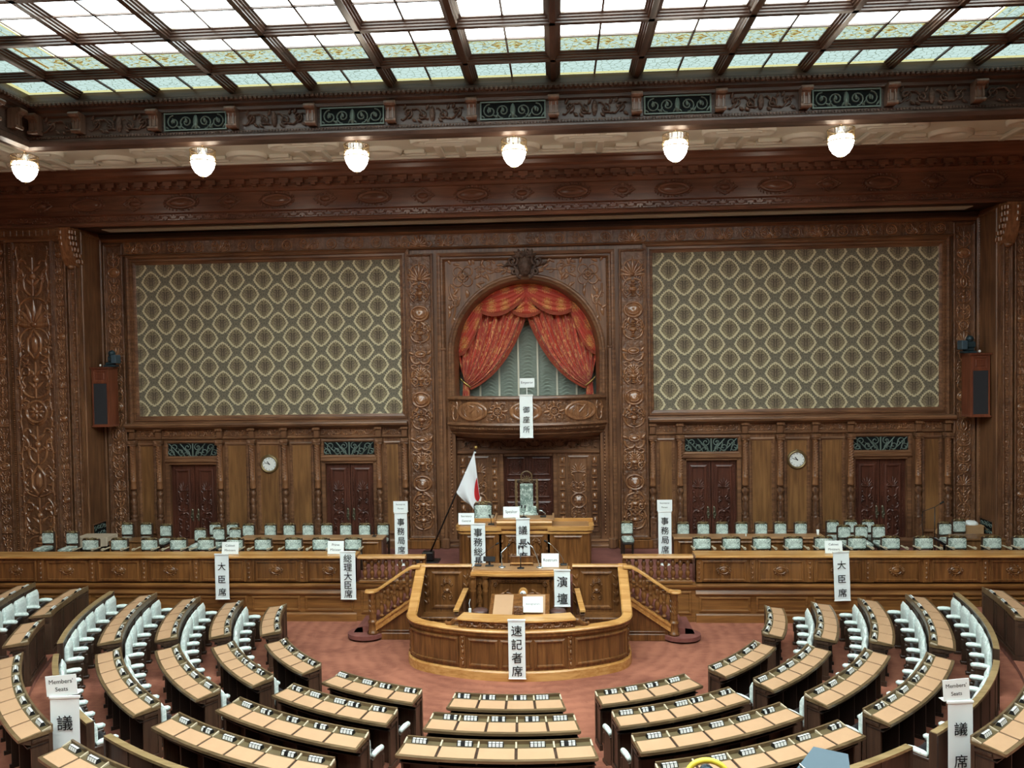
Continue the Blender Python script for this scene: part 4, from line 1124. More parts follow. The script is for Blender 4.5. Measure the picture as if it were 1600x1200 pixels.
BALU = [(.04, 0), (.058, .01), (.058, .04), (.028, .06), (.04, .09), (.066, .17), (.06, .24), (.028, .29), (.05, .31), (.05, .34), (.028, .36), (.056, .42), (.06, .48), (.04, .53), (.03, .55), (.05, .565), (.05, .6)]
def baluster(h, sq=.6):
    return M().lathe([(r, z*h/.6) for r, z in BALU], 12)
for sg, s in ((-1, 'left'), (1, 'right')):
    t = thing('balustrade', f'short oak balustrade on the stage edge at the top {s} side of the stairs', 'balustrade', (sg*3.33, YF, ZS), 0, 'balustrades on the stage edge')
    m = M(); m.sweep([(-.1, .60), (.1, .60), (.12, .63), (.1, .68), (-.1, .68)], [(-.86, 0), (.86, 0)]); obj('handrail', m, 'rail', t)
    obj('bottom_rail', M().box(-.84, .84, -.09, .09, -.02, .06, .01), 'benchx', t)
    b0 = None
    for k in range(9):
        x = -.70+.18*k
        if b0 is None: b0 = obj('baluster', baluster(.54), 'bench', t); b = b0
        else: b = b0.copy(); COL.objects.link(b)
        b.location = (x, 0, .06)
    obj('end_post', M().box(sg*-.82-.05, sg*-.82+.05, -.06, .06, .05, .6, .01), 'bench', t)
    # stairs
    m = M()
    for k in range(7):
        x0, x1 = sorted((sg*(4.02-.225*k), sg*2.42)); m.box(x0, x1, -4.9, YF, .143*k, .143*(k+1), 0)
    pl = [(sg*4.02+sg*.0, -4.9)]
    cx = sg*3.72; m.prism([(cx+.44*cos(a), -4.85+.36*sin(a)) for a in [2*PI*i/28 for i in range(28)]], .05, .143)
    x0, x1 = sorted((sg*2.42, sg*1.22)); m.box(x0, x1, -4.8, -3.6, .9, 1.0)
    struct('stair_left' if sg < 0 else 'stair_right', m, 'carpets')
    t = thing('stair_railing', f'oak stair railing with turned balusters and newel on the {s} stairs', 'railing', (sg*3.53, -4.97, 0), 0, 'stair railings')
    xx = lambda x: sg*(3.53-x)*-1 if False else -sg*x      # x runs up the stairs
    m = M(); m.lathe([(.115, .143), (.13, .16), (.13, .19), (.105, .21), (.10, .40), (.115, .42), (.115, .45), (.09, .47), (.085, .52), (.095, .54), (.085, .56), (.085, 1.02), (.1, 1.04), (.085, 1.07), (.11, 1.10), (.11, 1.12)], 18); nw = obj('newel', m, 'bench', t)
    m = M()
    for k in range(10):
        a = 2*PI*k/10
        m.wallf((.085*cos(a), .085*sin(a), 0), (-sin(a), cos(a), 0)); 
        for z in (.62, .74, .86): leaf(m, 0, z, PI/2, .11, .022, .02)
    obj('carving', m, 'bench', nw)
    hp = [(xx(-.16), 0, 1.14), (xx(-.02), 0, 1.14), (xx(.12), 0, 1.17), (xx(.84), 0, 1.66), (xx(.96), 0, 1.72), (xx(1.16), 0, 1.735)]
    m = M(); w = .085
    prof = [(-w, -.02), (-w, .02), (-w*.6, .045), (w*.6, .045), (w, .02), (w, -.02)]
    vs = []; fs = []
    for (x, y, z) in hp:
        for o, q in prof: vs.append((x, o, z+q))
    for i in range(len(hp)-1):
        for k in range(6): fs.append((i*6+k, i*6+(k+1) % 6, i*6+6+(k+1) % 6, i*6+6+k))
    fs += [tuple(range(6)), tuple(range(len(vs)-1, len(vs)-7, -1))]; m.add(vs, fs); m.at(xx(-.04), 0, 0); m.lathe([(.0, 1.12), (.13, 1.12), (.14, 1.14), (.13, 1.17), (0, 1.185)], 18); obj('handrail', m, 'rail', t)
    m = M(); sl = .68
    def slope(z0, z1, y0, y1):
        A, B = xx(.08), xx(1.14)
        v = [(A, y0, z0), (B, y0, z0+1.06*sl), (B, y1, z0+1.06*sl), (A, y1, z0), (A, y0, z1), (B, y0, z1+1.06*sl), (B, y1, z1+1.06*sl), (A, y1, z1)]
        m.add(v, [(3, 2, 1, 0), (4, 5, 6, 7), (0, 1, 5, 4), (1, 2, 6, 5), (2, 3, 7, 6), (3, 0, 4, 7)])
    slope(.36, .42, -.09, .09); slope(.22, .36, -.06, .07); obj('stringer', m, 'raily', t)
    b0 = None
    for k in range(6):
        x = .22+.155*k
        if b0 is None: b0 = obj('baluster', baluster(.62), 'bench', t); b = b0
        else: b = b0.copy(); COL.objects.link(b)
        b.location = (xx(x), 0, .33+x*sl+.08)
    m = M()
    v = [(xx(.08), .02, .0), (xx(1.2), .02, .0), (xx(1.2), .02, .95), (xx(.08), .02, .26)]
    m.add(v+[(a, b+.04, c) for a, b, c in v], [(0, 1, 2, 3), (7, 6, 5, 4), (0, 4, 5, 1), (3, 2, 6, 7), (1, 5, 6, 2), (0, 3, 7, 4)])
    A, B = sorted((xx(.2), xx(1.2))); m.box(A, B, -.02, .03, 0, .16, .01); m.box(A, B, -.01, .03, .2, .225, .008); obj('side_panel', m, 'bench', t)

# ================================================================== SPEAKER'S PLATFORM
class Curve:
    def __init__(s, pts):
        s.p = [Vector(q) for q in pts]; s.c = [0]
        for a, b in zip(s.p, s.p[1:]): s.c.append(s.c[-1]+(b-a).length)
        s.L = s.c[-1]
    def at(s, u):
        u = max(0, min(s.L, u)); i = 0
        while i < len(s.c)-2 and s.c[i+1] < u: i += 1
        t = (u-s.c[i])/(s.c[i+1]-s.c[i]); p = s.p[i].lerp(s.p[i+1], t)
        a = s.p[max(i-1, 0)]; b = s.p[min(i+2, len(s.p)-1)]; d1 = (s.p[i+1]-s.p[i]).normalized()
        return p, Vector((d1.y, -d1.x))
    def warp(s, z0=0):
        def f(x, y, d):
            p, n = s.at(x); return (p.x+n.x*d, p.y+n.y*d, y+z0)
        return f
RF_ = (1.9**2+.45**2)/.9
fa = math.asin(1.9/RF_)
front = [(RF_*sin(a), -7.3+RF_-RF_*cos(a)) for a in [-fa+2*fa*i/32 for i in range(33)]]
crn = bez((1.9, -6.85), (2.22, -6.70), (2.4, -6.45), (2.4, -6.05), 10)
half = crn[1:]+[(2.4, -5.6), (2.4, -5.2), (2.4, -4.86)]
path = [(-x, y) for x, y in half[::-1]]+front+half
CV = Curve(path)
def hz(p): return 1.0 if p[1] < -6.05 else 1.0+(p[1]+6.05)/1.19*.74
t = thing('stenographer_enclosure', 'curved honey-oak enclosure with pale top rail in front of the rostrum', 'enclosure', (0, 0, 0))
m = M(); vs = []; fs = []; n = len(path)
for i, p in enumerate(path):
    q, nn = CV.at(CV.c[i])
    for d, z in ((0, 0), (0, hz(p)-.02), (-.08, hz(p)-.02), (-.08, .2)): vs.append((q.x+nn.x*d, q.y+nn.y*d, z))
for i in range(n-1):
    for k in range(3): fs.append((i*4+k, i*4+k+1, i*4+5+k, i*4+4+k))
m.add(vs, fs); obj('wall', m, 'bench', t)
m = M(); m.sweep([(-.04, 0), (.05, 0), (.05, .17), (.03, .20), (-.04, .20)], path); obj('plinth', m, 'rail', t)
m = M(); m.sweep([(-.14, -.03), (.03, -.03), (.07, -.015), (.08, .015), (.06, .04), (-.12, .045), (-.15, .02)], path, False, [hz(p) for p in path]); obj('top_rail', m, 'rail', t)
m = M(); m.sweep([(0, .86), (.02, .88), (.05, .92), (.05, .97), (0, .97)], [p for p in path if p[1] < -6.0])
S0 = CV.L/2
posts = [-2.62, -1.12, 1.12, 2.62]
for a, b in zip([-2.55, -1.03, -.36, .44], [-1.22, -.42, .36, 1.03]): pass
segs = [(-2.52, -1.22), (-1.0, -.37), (-.33, .33), (.37, 1.0), (1.22, 2.52)]
PFC = [(0, 0), (0, .025), (.03, .04), (.05, .035), (.06, .008), (.075, .005)]
m.T = CV.warp()
def wframe(m, a, b, v0, v1, prof, nseg=8):
    for (x0, y0, x1, y1) in ((a, v0, b, v0), (b, v0, b, v1), (b, v1, a, v1), (a, v1, a, v0)):
        k = nseg if y0 == y1 else 1
        for i in range(k):
            vs = []; fs = []
            for t_ in (i/k, (i+1)/k):
                for ins, d in prof:
                    X0, Y0, X1, Y1 = x0, y0, x1, y1
                    if y0 == y1:
                        yy = y0+(ins if y0 == v0 else -ins); xa = x0+(ins if x1 > x0 else -ins); xb = x1-(ins if x1 > x0 else -ins); vs.append((xa+(xb-xa)*t_, yy, d))
                    else:
                        xx_ = x0-(ins if x0 == b else -ins); ya = y0+(ins if y1 > y0 else -ins); yb_ = y1-(ins if y1 > y0 else -ins); vs.append((xx_, ya+(yb_-ya)*t_, d))
            kk = len(prof); fs = [(j, j+1, kk+j+1, kk+j) for j in range(kk-1)]; m.add(vs, fs)
for a, b in segs: wframe(m, S0+a, S0+b, .26, .84, PFC)
obj('panel_moulding', m, 'bench', t)
m = M(); m.T = CV.warp()
for a, b in segs:
    for q in (.3, .8): beads(m, S0+a+.1, q, S0+b-.1, q, .03, .01, .02)
obj('bead_moulding', m, 'bench', t)
for c in posts:
    m = M(); m.T = CV.warp(); m.box(S0+c-.06, S0+c+.06, .2, .9, 0, .02)
    for z in (.3, .55, .75): m.dome(S0+c, z, .035, .06, .05, 12, 4); leaf(m, S0+c, z+.05, PI/2+.4, .1, .025, .04); leaf(m, S0+c, z+.05, PI/2-.4, .1, .025, .04)
    obj('carved_post', m, 'bench', t)
# raised desk ledge on the front
rp = [p for p in front if abs(p[0]) < 1.22]
m = M(); m.sweep([(-.12, 1.04), (-.02, 1.04), (-.02, 1.20), (-.12, 1.20)], rp); led = obj('raised_ledge', m, 'bench', t)
m = M(); m.sweep([(-.34, 1.20), (.04, 1.20), (.05, 1.22), (.04, 1.25), (-.34, 1.255)], rp); obj('ledge_top', m, 'rail', led)
m = M(); cf = Curve(rp); m.T = cf.warp(); beads_ = None
m.T = (lambda f: (lambda x, y, d: f(x, y, d-.02)))(cf.warp()); rinceau(m, .06, cf.L-.06, 1.07, 1.18, .016, .035, 14); obj('carved_band', m, 'relief', led)
for sg in (1, -1):
    m = M(); m.tube([(sg*a, b, 1.05+c) for a, b, c in ((1.2, -7.05, .13), (1.28, -7.03, .12), (1.36, -7.0, .04), (1.46, -6.96, .02), (1.5, -6.94, .06))], [.05, .055, .045, .04, .03], 10); m.lathe([(.001, 0)], 3) if False else None
    obj('scroll_end', m, 'bench', led)
    # inner back wall with carved panel
    x0, x1 = sorted((sg*1.2, sg*2.36))
    m = M(); m.box(x0, x1, -4.86, -4.78, .0, 1.70); m.wallf((0, -4.86, 0)); c = (x0+x1)/2+sg*-.02
    m.frame(c-.36, c+.36, .72, 1.6, PF); bw = obj('back_panel', m, 'bench', t)
    m = M().wallf((0, -4.86, 0)); scroll(m, c, 1.25, .24, .3, .018, .03, 0); scroll(m, c, 1.02, .26, .2, .018, .03, 1); palmette(m, c, 1.33, .16, .16, .04); m.dome(c, 1.15, .07, .045, .04, 12, 4)
    for q in (-.47, .47):
        for z in (.8, 1.0, 1.2, 1.4): leaf(m, c+q, z, PI/2+.4, .14, .03, .03); leaf(m, c+q, z, PI/2-.4, .14, .03, .03)
    obj('carving', m, 'bench', bw)
    m = M(); m.sweep([(-.05, 0), (.07, 0), (.09, .025), (.07, .06), (-.05, .06)], [(x0-.0, -4.85), (x1+.04, -4.85)], False, [1.70, 1.70]); obj('back_rail', m, 'rail', bw)
    m = M(); m.box(x0, x1, -5.3, -4.87, .58, .64, .01); m.box(x0, x1, -5.26, -4.9, .2, .58); obj('inner_bench', m, 'bench', t)
    xr = sg*2.28; a, b = sorted((sg*2.0, sg*2.3)); m = M(); m.box(a, b, -6.3, -5.3, .50, .56, .01); obj('inner_bench', m, 'bench', t)
m = M(); m.prism([(x*.965, y*.985) for x, y in path]+[(2.3, -4.7), (-2.3, -4.7)], .05, .2); obj('inner_floor', m, 'carpets', t)

# rostrum
t = thing('rostrum', 'oak speaking rostrum with twin columns and bowed top behind the enclosure', 'rostrum', (0, -5.3, .2))
def bowp(x, r=4.2, k=0): return -(math.sqrt(r*r-x*x)-r)
bx_ = [(-1.12+2.24*i/20, -.16+.9*0+.10*((-1.12+2.24*i/20)/1.12)**2) for i in range(21)]
m = M(); m.box(-1.02, 1.02, 0, .55, 0, 1.42); m.wallf((0, 0, 0)); m.frame(-.68, .68, .42, 1.34, [(0, 0), (0, .05), (.05, .06), (.08, .04), (.1, .01)]); obj('body', m, 'bench', t)
m = M(); m.sweep([(-.5, 1.42), (.02, 1.42), (.05, 1.45), (.05, 1.49), (.0, 1.51), (.0, 1.53), (-.5, 1.53)], bx_); m.box(-1.14, 1.14, -.1, .55, 1.42, 1.5, .01)
obj('ledge', m, 'rail', t)
m = M(); m.prism([(-1.1, .56)]+[(x*.96, y+.08) for x, y in bx_]+[(1.1, .56)], 1.5, 1.56); obj('top', m, 'top', t)
for sg in (1, -1):
    for q in (.80, 1.08):
        m = M().at(sg*q, -.06, 0); m.lathe([(.07, .3), (.085, .33), (.085, .36), (.065, .40), (.08, .48), (.05, .52), (.06, .56), (.06, 1.06), (.075, 1.09), (.05, 1.12), (.085, 1.22), (.07, 1.32), (.05, 1.36), (.09, 1.39), (.09, 1.42)], 16); obj('column', m, 'bench', t)
    m = M().wallf((sg*.94, 0, 0)); m.box(-.08, .08, .3, 1.4, 0, .03, .01)
    for z in (.5, .72, .94, 1.14): scroll(m, 0, z, .13, .18, .012, .04, 0); m.dome(0, z+.1, .03, .03, .05, 8, 3)
    obj('carved_strip', m, 'bench', t)
m = M().wallf((0, -.06, 0))
for q in (.4, 1.36): pass
for a in ((-.66, .45, -.66, 1.33), (.66, .45, .66, 1.33), (-.6, 1.31, .6, 1.31)): beads(m, *a, .035, .014, .02)
for sg in (1, -1): rosette(m, sg*.57, 1.24, .05, .03, 6); m.rel(spiral(sg*.26, .98, .12, PI/2, 1.1, 14, -sg), .03, .05); m.rel(bez((sg*.12, .9), (sg*.3, 1.16), (sg*.45, 1.0), (sg*.62, .86)), .03, .05); leaf(m, sg*.4, .98, -.7 if sg > 0 else PI+.7, .22, .05, .05)
obj('carving', m, 'bench', t)

# speaker's desk with its two wings
t = thing('speaker_desk', 'high oak speaker desk with carved front between two lower wings', 'desk', (0, -2.9, ZS))
m = M(); m.box(-.66, .66, 0, .55, 0, 1.30)
m.wallf((0, 0, 0)); m.frame(-.5, .5, .1, 1.02, PF)
obj('body', m, 'bench', t)
m = M(); m.sweep([(-.5, 1.16), (.02, 1.16), (.05, 1.2), (.05, 1.28), (.09, 1.31), (.11, 1.36), (.09, 1.4), (-.5, 1.4)], [(-.72, 0), (.72, 0)]); m.sweep([(0, 1.04), (.04, 1.06), (.04, 1.1), (0, 1.12)], [(-.7, 0), (.7, 0)]); obj('cornice', m, 'rail', t)
m = M(); m.box(-.74, .74, -.02, .5, 1.4, 1.44, .01); m.box(-.78, -.73, -.06, .52, 1.4, 1.5, .015); m.box(.73, .78, -.06, .52, 1.4, 1.5, .015); obj('top', m, 'top', t)
m = M().wallf((0, 0, 0)); rinceau(m, -.64, .64, 1.2, 1.28, .012, .06, 10)
for sg in (1, -1):
    scroll(m, sg*.3, .72, .32, .5, .03, .05, 0); scroll(m, sg*.3, .36, .26, .3, .026, .045, 1); palmette(m, sg*.3, .85, .2, .16, .05)
    for z in (.2, .4, .6, .8): m.dome(sg*.58, z+.05, .035, .06, .05, 10, 3)
obj('carving', m, 'bench', t)
for sg in (1, -1):
    def wing(z0, z1, o):
        r = .22
        x1 = 1.74+o; pts = [(.6, .0-o), (x1-r, -o)]+[(x1-r+r*cos(a), -o+r+r*sin(a)) for a in [-PI/2+PI/2*i/8 for i in range(1, 9)]]+[(x1, .6), (.6, .6)]
        pts = [(sg*x, y) for x, y in pts]
        return (pts if sg > 0 else pts[::-1]), z0, z1
    m = M(); m.prism(*wing(0, 1.14, 0)); m.wallf((0, 0, 0)); x0, x1 = sorted((sg*.76, sg*1.5)); m.frame(x0, x1, .1, 1.0, PFC); w_ = obj('wing', m, 'bench', t)
    m = M(); m.prism(*wing(1.05, 1.11, .03)); m.prism(*wing(1.14, 1.24, .07)); obj('wing_top', m, 'rail', w_)
    m = M(); a, b = sorted((sg*.72, sg*1.68)); m.box(a, b, .02, .6, 1.24, 1.255); obj('wing_inlay', m, 'top', w_)
    m = M(); c, d = sorted((sg*.66, sg*1.8)); m.box(c, d, .58, .62, 1.24, 1.34, .01); obj('wing_edge', m, 'rail', w_)
struct('platform', M().box(-1.6, 1.6, -2.3, -.6, ZS, 1.42).box(-.9, .9, -2.28, -1.3, 1.42, 1.55), 'carpets')

# ================================================================== STAGE CHAIRS
def stage_chair(name, w, h, seat, crest=True, tall=False):
    """faces -Y; origin on the floor under the middle of the seat"""
    t = thing(name, '', 'chair'); d = .46
    m = M()
    for sg in (1, -1): m.box(sg*w/2-.028, sg*w/2+.028, .2, .255, .0 if not tall else .0, h-.02, .01)
    m.box(-w/2-.02, w/2+.02, .195, .26, h-.07, h-.005, .015); m.box(-w/2, w/2, .2, .25, seat+.1, seat+.16)
    obj('back_frame', m, 'desk', t)
    m = M(); z0, z1 = seat+.13, h-.07; m.box(-w/2-.004, w/2+.004, .155, .205, z0, z1+.03, .02); obj('back_cushion', m, 'sage', t)
    m = M(); m.box(-w/2-.01, w/2+.01, -.25, .2, seat-.05, seat+.07, .035); obj('seat_cushion', m, 'sage', t)
    m = M(); m.box(-w/2, w/2, -.24, .22, seat-.10, seat-.05, .01); obj('seat_frame', m, 'deskdark', t)
    for sg in (1, -1):
        m = M().at(sg*(w/2-.03), -.2, 0); m.lathe([(.018, 0), (.028, .04), (.02, .08), (.03, seat*.5), (.024, seat*.7), (.034, seat-.1)], 10); obj('leg', m, 'deskdark', t)
    if name == 'stage_armchair':
        for sg in (1, -1):
            m = M(); m.box(sg*.265-.026, sg*.265+.026, -.2, .2, .625, .655, .012); m.box(sg*.265-.03, sg*.265+.03, -.20, -.09, .65, .685, .012); a_ = obj('armrest', m, 'divider', t)
            m = M(); m.box(sg*.265-.02, sg*.265+.02, -.19, -.14, .30, .63, .008); obj('arm_post', m, 'desk', a_)
    if crest:
        m = M().wallf((0, .19, 0)); palmette(m, 0, h-.03, w*.3, .07 if not tall else .22, .03)
        for sg in (1, -1): m.rel([(sg*a, b) for a, b in spiral(w*.22, h+.005, .035 if not tall else .08, PI, 1)], .012, .03); m.rel(bez((sg*w*.48, h-.01), (sg*w*.4, h+.04), (sg*w*.3, h-.0), (sg*w*.1, h+.03)), .012, .03)
        obj('crest', m, 'brass' if not tall else 'deskrail', t)
    return t
CG = ['sage damask chairs behind the stage-edge benches', 'sage damask chairs at the rear tables']
big = stage_chair('stage_armchair', .43, .87, .44); used = 0
def put(proto, x, y, z, lab, grp, first=[set()], rz=0.0):
    k = proto.name
    if k not in first[0]: first[0].add(k); o = proto
    else: o = dup(proto, (0, 0, 0))
    o.location = (x, y, z); o.rotation_euler = (0, 0, rz); tag(o, lab, 'chair', grp); return o
FL = [-11.91, -11.1, -10.25, -9.44, -8.67, -7.87, -7.09, -6.25, -5.5, -4.62]
LD = ['leftmost', 'second', 'third', 'fourth', 'fifth', 'sixth', 'seventh', 'eighth', 'ninth', 'tenth']
for i, x in enumerate(FL): put(big, x, -2.75, ZS, f'sage damask chair behind the left stage bench, {LD[i] if i else "outermost"} counting inwards from the left', CG[0])
FR_ = [4.62, 5.38, 6.16, 6.97, 7.73, 8.57, 9.42, 10.25, 11.08, 11.94, 12.69]
for i, x in enumerate(FR_): put(big, x, -2.75, ZS, f'sage damask chair behind the right stage bench, {ORD[i]} counting outwards from the arch', CG[0])
small = stage_chair('side_chair', .31, .92, .46)
BLX = [-8.14, -7.49, -6.93, -6.37, -5.82, -5.26, -4.71, -4.17]
for i, x in enumerate(BLX): put(small, x, -1.15, ZS, f'small sage damask chair at the left rear table, {ORD[i]} from its outer end', CG[1])
BRX = [4.39, 4.95, 5.47, 6.01, 6.55, 7.08, 7.64]
for i, x in enumerate(BRX): put(small, x, -1.15, ZS, f'small sage damask chair at the right rear table, {ORD[i]} from its inner end', CG[1])
G3 = 'spare damask chairs by the side doors'
for i, (x, y, lb) in enumerate([(-11.9, -.95, 'near the far left door, outermost of three'), (-11.32, -.95, 'near the far left door, middle of three'), (-10.62, -1.15, 'beside the brown table at the far left door'),
      (-9.2, -1.0, 'rear left of the cluster by the left outer door'), (-8.68, -1.0, 'rear right of the cluster by the left outer door'), (-9.3, -1.75, 'front left of the cluster by the left outer door'), (-8.8, -1.65, 'front middle of the cluster by the left outer door'), (-8.3, -1.7, 'front right of the cluster by the left outer door'),
      (8.58, -.95, 'rear left of the cluster by the right outer door'), (9.08, -.95, 'rear middle of the cluster by the right outer door'), (9.55, -.95, 'rear right of the cluster by the right outer door'), (8.66, -1.6, 'front left of the cluster by the right outer door'), (9.12, -1.6, 'front middle of the cluster by the right outer door'), (9.58, -1.6, 'front right of the cluster by the right outer door'),
      (11.5, -1.25, 'beside the brown table on the right'), (12.05, -.9, 'behind the brown table on the right'), (-13.6, -2.05, 'at the far left beyond the bench chairs, outermost'), (-12.85, -2.1, 'at the far left beyond the bench chairs, second from the edge')]):
    put(small, x, y, ZS, f'small sage damask chair {lb}', G3)
o = dup(small, (2.83, -1.0, ZS), 0, 'single sage damask chair standing alone right of the speaker desk'); o['group'] = 'spare damask chairs by the side doors'
spk = stage_chair('speaker_chair', .60, 1.70, .75, True, True); spk.location = (.02, -1.85, 1.55); tag(spk, 'tall speaker chair with openwork crest behind the central desk', 'chair')
for ch in list(spk.children):
    if ch.name.startswith('back_cushion'):
        ch.data = ch.data.copy(); mm = M().box(-.18, .18, .165, .21, .95, 1.62, .02); me = bpy.data.meshes.new('back_cushion'); me.from_pydata(mm.v, [], mm.f); me.materials.append(MT['sage']); ch.data = me
m = M(); m.box(-.27, .27, .14, .2, .62, 1.0, .03); obj('chair_cover', m, 'sage', spk)
m = M().wallf((0, .19, 0))
for sg in (1, -1):
    m.rel(bez((sg*.12, 1.69), (sg*.2, 1.85), (sg*.1, 1.95), (0, 1.96)), .02, .04); m.box(sg*.29-.03, sg*.29+.03, .9, 1.74, -.04, .02, .01)
    for k in range(6): m.dome(sg*.26, 1.0+k*.12, .025, .04, .03, 8, 3)
obj('openwork', m, 'deskrail', spk)
o = dup(big, (-1.18, -2.0, 1.36), 0, 'sage damask chair behind the Secretary General sign', None, (1.05, 1, 1.5))
if 'group' in o: del o['group']

# ================================================================== MEMBERS' SEATING
def sector(lo, hi):          # ends run parallel to the aisles
    return (lambda r: lo*DEG+math.asin(.31/r)), (lambda r: hi*DEG-math.asin(.31/r))
def P2(r, a): return (CC[0]+r*sin(a), CC[1]-r*cos(a))
def arcbox(m, r0, r1, fa, fb, z0, z1, n, z1b=None, z0b=None, t0=0.0, t1=1.0):
    """curved slab from radius r0 (top z1) to r1 (top z1b)"""
    z1b = z1 if z1b is None else z1b; z0b = z0 if z0b is None else z0b
    vs = []; fs = []
    for i in range(n+1):
        t = t0+(t1-t0)*i/n
        for r, a, b in ((r0, z0, z1), (r1, z0b, z1b)):
            x, y = P2(r, fa(r)+(fb(r)-fa(r))*t); vs += [(x, y, a), (x, y, b)]
    for i in range(n):
        k = i*4
        fs += [(k, k+1, k+5, k+4), (k+2, k+6, k+7, k+3), (k+1, k+3, k+7, k+5), (k, k+4, k+6, k+2)]
    fs += [(0, 2, 3, 1), (4*n, 4*n+1, 4*n+3, 4*n+2)]
    return m.add(vs, fs)
def mm(base): M_ = M(); M_.T = Matrix.Translation(-Vector(base)); return M_
TOPH = .85
def desk_row(k, lo, hi, n, label, grp='curved rows of members desks', fa=None, fb=None):
    if fa is None: fa, fb = sector(lo, hi)
    R = RR(k); zf = ZT(k); zt = zf+TOPH; ri = R-DEP; N_ = max(2, n)*3
    am = (fa(R)+fb(R))/2; bx, by = P2(R-.2, am); base = (bx, by, zf)
    t = thing('desk_row', label, 'desk', base, 0, grp)
    m = mm(base); arcbox(m, ri, R, fa, fb, zt-.045, zt, N_, zt-.035, zt-.075); obj('desktop', m, 'desk', t)
    e = .012
    m = mm(base); arcbox(m, R-.03, R+.012, fa, fb, zt-.07, zt-.022, N_, zt-.03)
    for f, s in ((fa, 1), (fb, -1)):
        g = (lambda r, f=f, s=s: f(r)-s*.012/r); h = (lambda r, f=f, s=s: f(r)+s*.018/r)
        arcbox(m, ri, R+.01, *((g, h) if s > 0 else (h, g)), zt-.06, zt+.008, 1, zt-.024)
    obj('edge_moulding', m, 'deskrail', t)
    m = mm(base); arcbox(m, ri-.01, ri+.018, fa, fb, zt-.05, zt+.055, N_); obj('front_rail', m, 'deskrail', t)
    for i in range(n+1):
        m = mm(base); q = i/n; w = .012
        c = lambda r, d: (fa(r)+(fb(r)-fa(r))*q)+d/r
        arcbox(m, ri+.015, ri+.13, lambda r: c(r, -w), lambda r: c(r, w), zt-.01, zt+.042, 1, zt+.006); obj('divider', m, 'divider', t)
    m = mm(base); arcbox(m, ri+.018, ri+.135, fa, fb, zt-.01, zt+.004, N_); obj('name_tray', m, 'strip', t)
    for i in range(n):
        g = .022
        A = lambda r, i=i: fa(r)+(fb(r)-fa(r))*(i/n)+g/r*(1 if i else 1.1); B = lambda r, i=i: fa(r)+(fb(r)-fa(r))*((i+1)/n)-g/r
        m = mm(base); arcbox(m, ri+.138, R-.035, A, B, zt-.03, zt+.003, 4, zt-.022); obj('writing_pad', m, 'leather', t)
    m = mm(base); arcbox(m, ri+.005, ri+.035, fa, fb, zf-RISE if k > 1 else 0, zt-.04, N_); arcbox(m, ri-.025, ri+.01, fa, fb, zf-.0 if k == 1 else zf-RISE*.0, zf+.1, N_); fp = obj('front_panel', m, 'desk', t)
    m = mm(base)
    nn = n
    for i in range(nn):
        for q in ((i+.1)/nn, (i+.9)/nn): arcbox(m, ri-.008, ri+.01, lambda r: fa(r)+(fb(r)-fa(r))*q-.018/r, lambda r: fa(r)+(fb(r)-fa(r))*q+.018/r, zf+.1, zt-.05, 1)
        for z in (zf+.14, zt-.12): arcbox(m, ri-.008, ri+.01, fa, fb, z, z+.035, 3, None, None, (i+.12)/nn, (i+.88)/nn)
    obj('panel_frame', m, 'desk', fp)
    for f, s in ((fa, 1), (fb, -1)):
        m = mm(base)
        g = (lambda r, f=f, s=s: f(r)+s*.006/r); h = (lambda r, f=f, s=s: f(r)+s*.04/r); a, b = (g, h) if s > 0 else (h, g)
        arcbox(m, ri+.01, R-.15, a, b, zf, zt-.05, 1); g2 = (lambda r, f=f, s=s: f(r)-s*.012/r); a2, b2 = (g2, h) if s > 0 else (h, g2)
        arcbox(m, ri-.02, R-.12, a2, b2, zf, zf+.09, 1); arcbox(m, R-.16, R-.02, a, b, zt-.16, zt-.06, 1, zt-.07, zt-.09)
        arcbox(m, ri, ri+.05, a2, b2, zf+.09, zt-.05, 1); arcbox(m, ri+.05, R-.16, a2, b2, zt-.13, zt-.09, 1); obj('end_panel', m, 'desk', t)
    for i in range(1, n):
        m = mm(base); q = i/n
        arcbox(m, ri+.035, R-.13, lambda r: fa(r)+(fb(r)-fa(r))*q-.012/r, lambda r: fa(r)+(fb(r)-fa(r))*q+.012/r, zf, zt-.05, 1); arcbox(m, ri+.035, R-.10, lambda r: fa(r)+(fb(r)-fa(r))*q-.02/r, lambda r: fa(r)+(fb(r)-fa(r))*q+.02/r, zf, zf+.06, 1); obj('partition', m, 'deskdark', t)
    m = mm(base); arcbox(m, ri+.035, R-.1, fa, fb, zt-.19, zt-.175, N_)
    obj('under_shelf', m, 'deskdark', t)
    return t
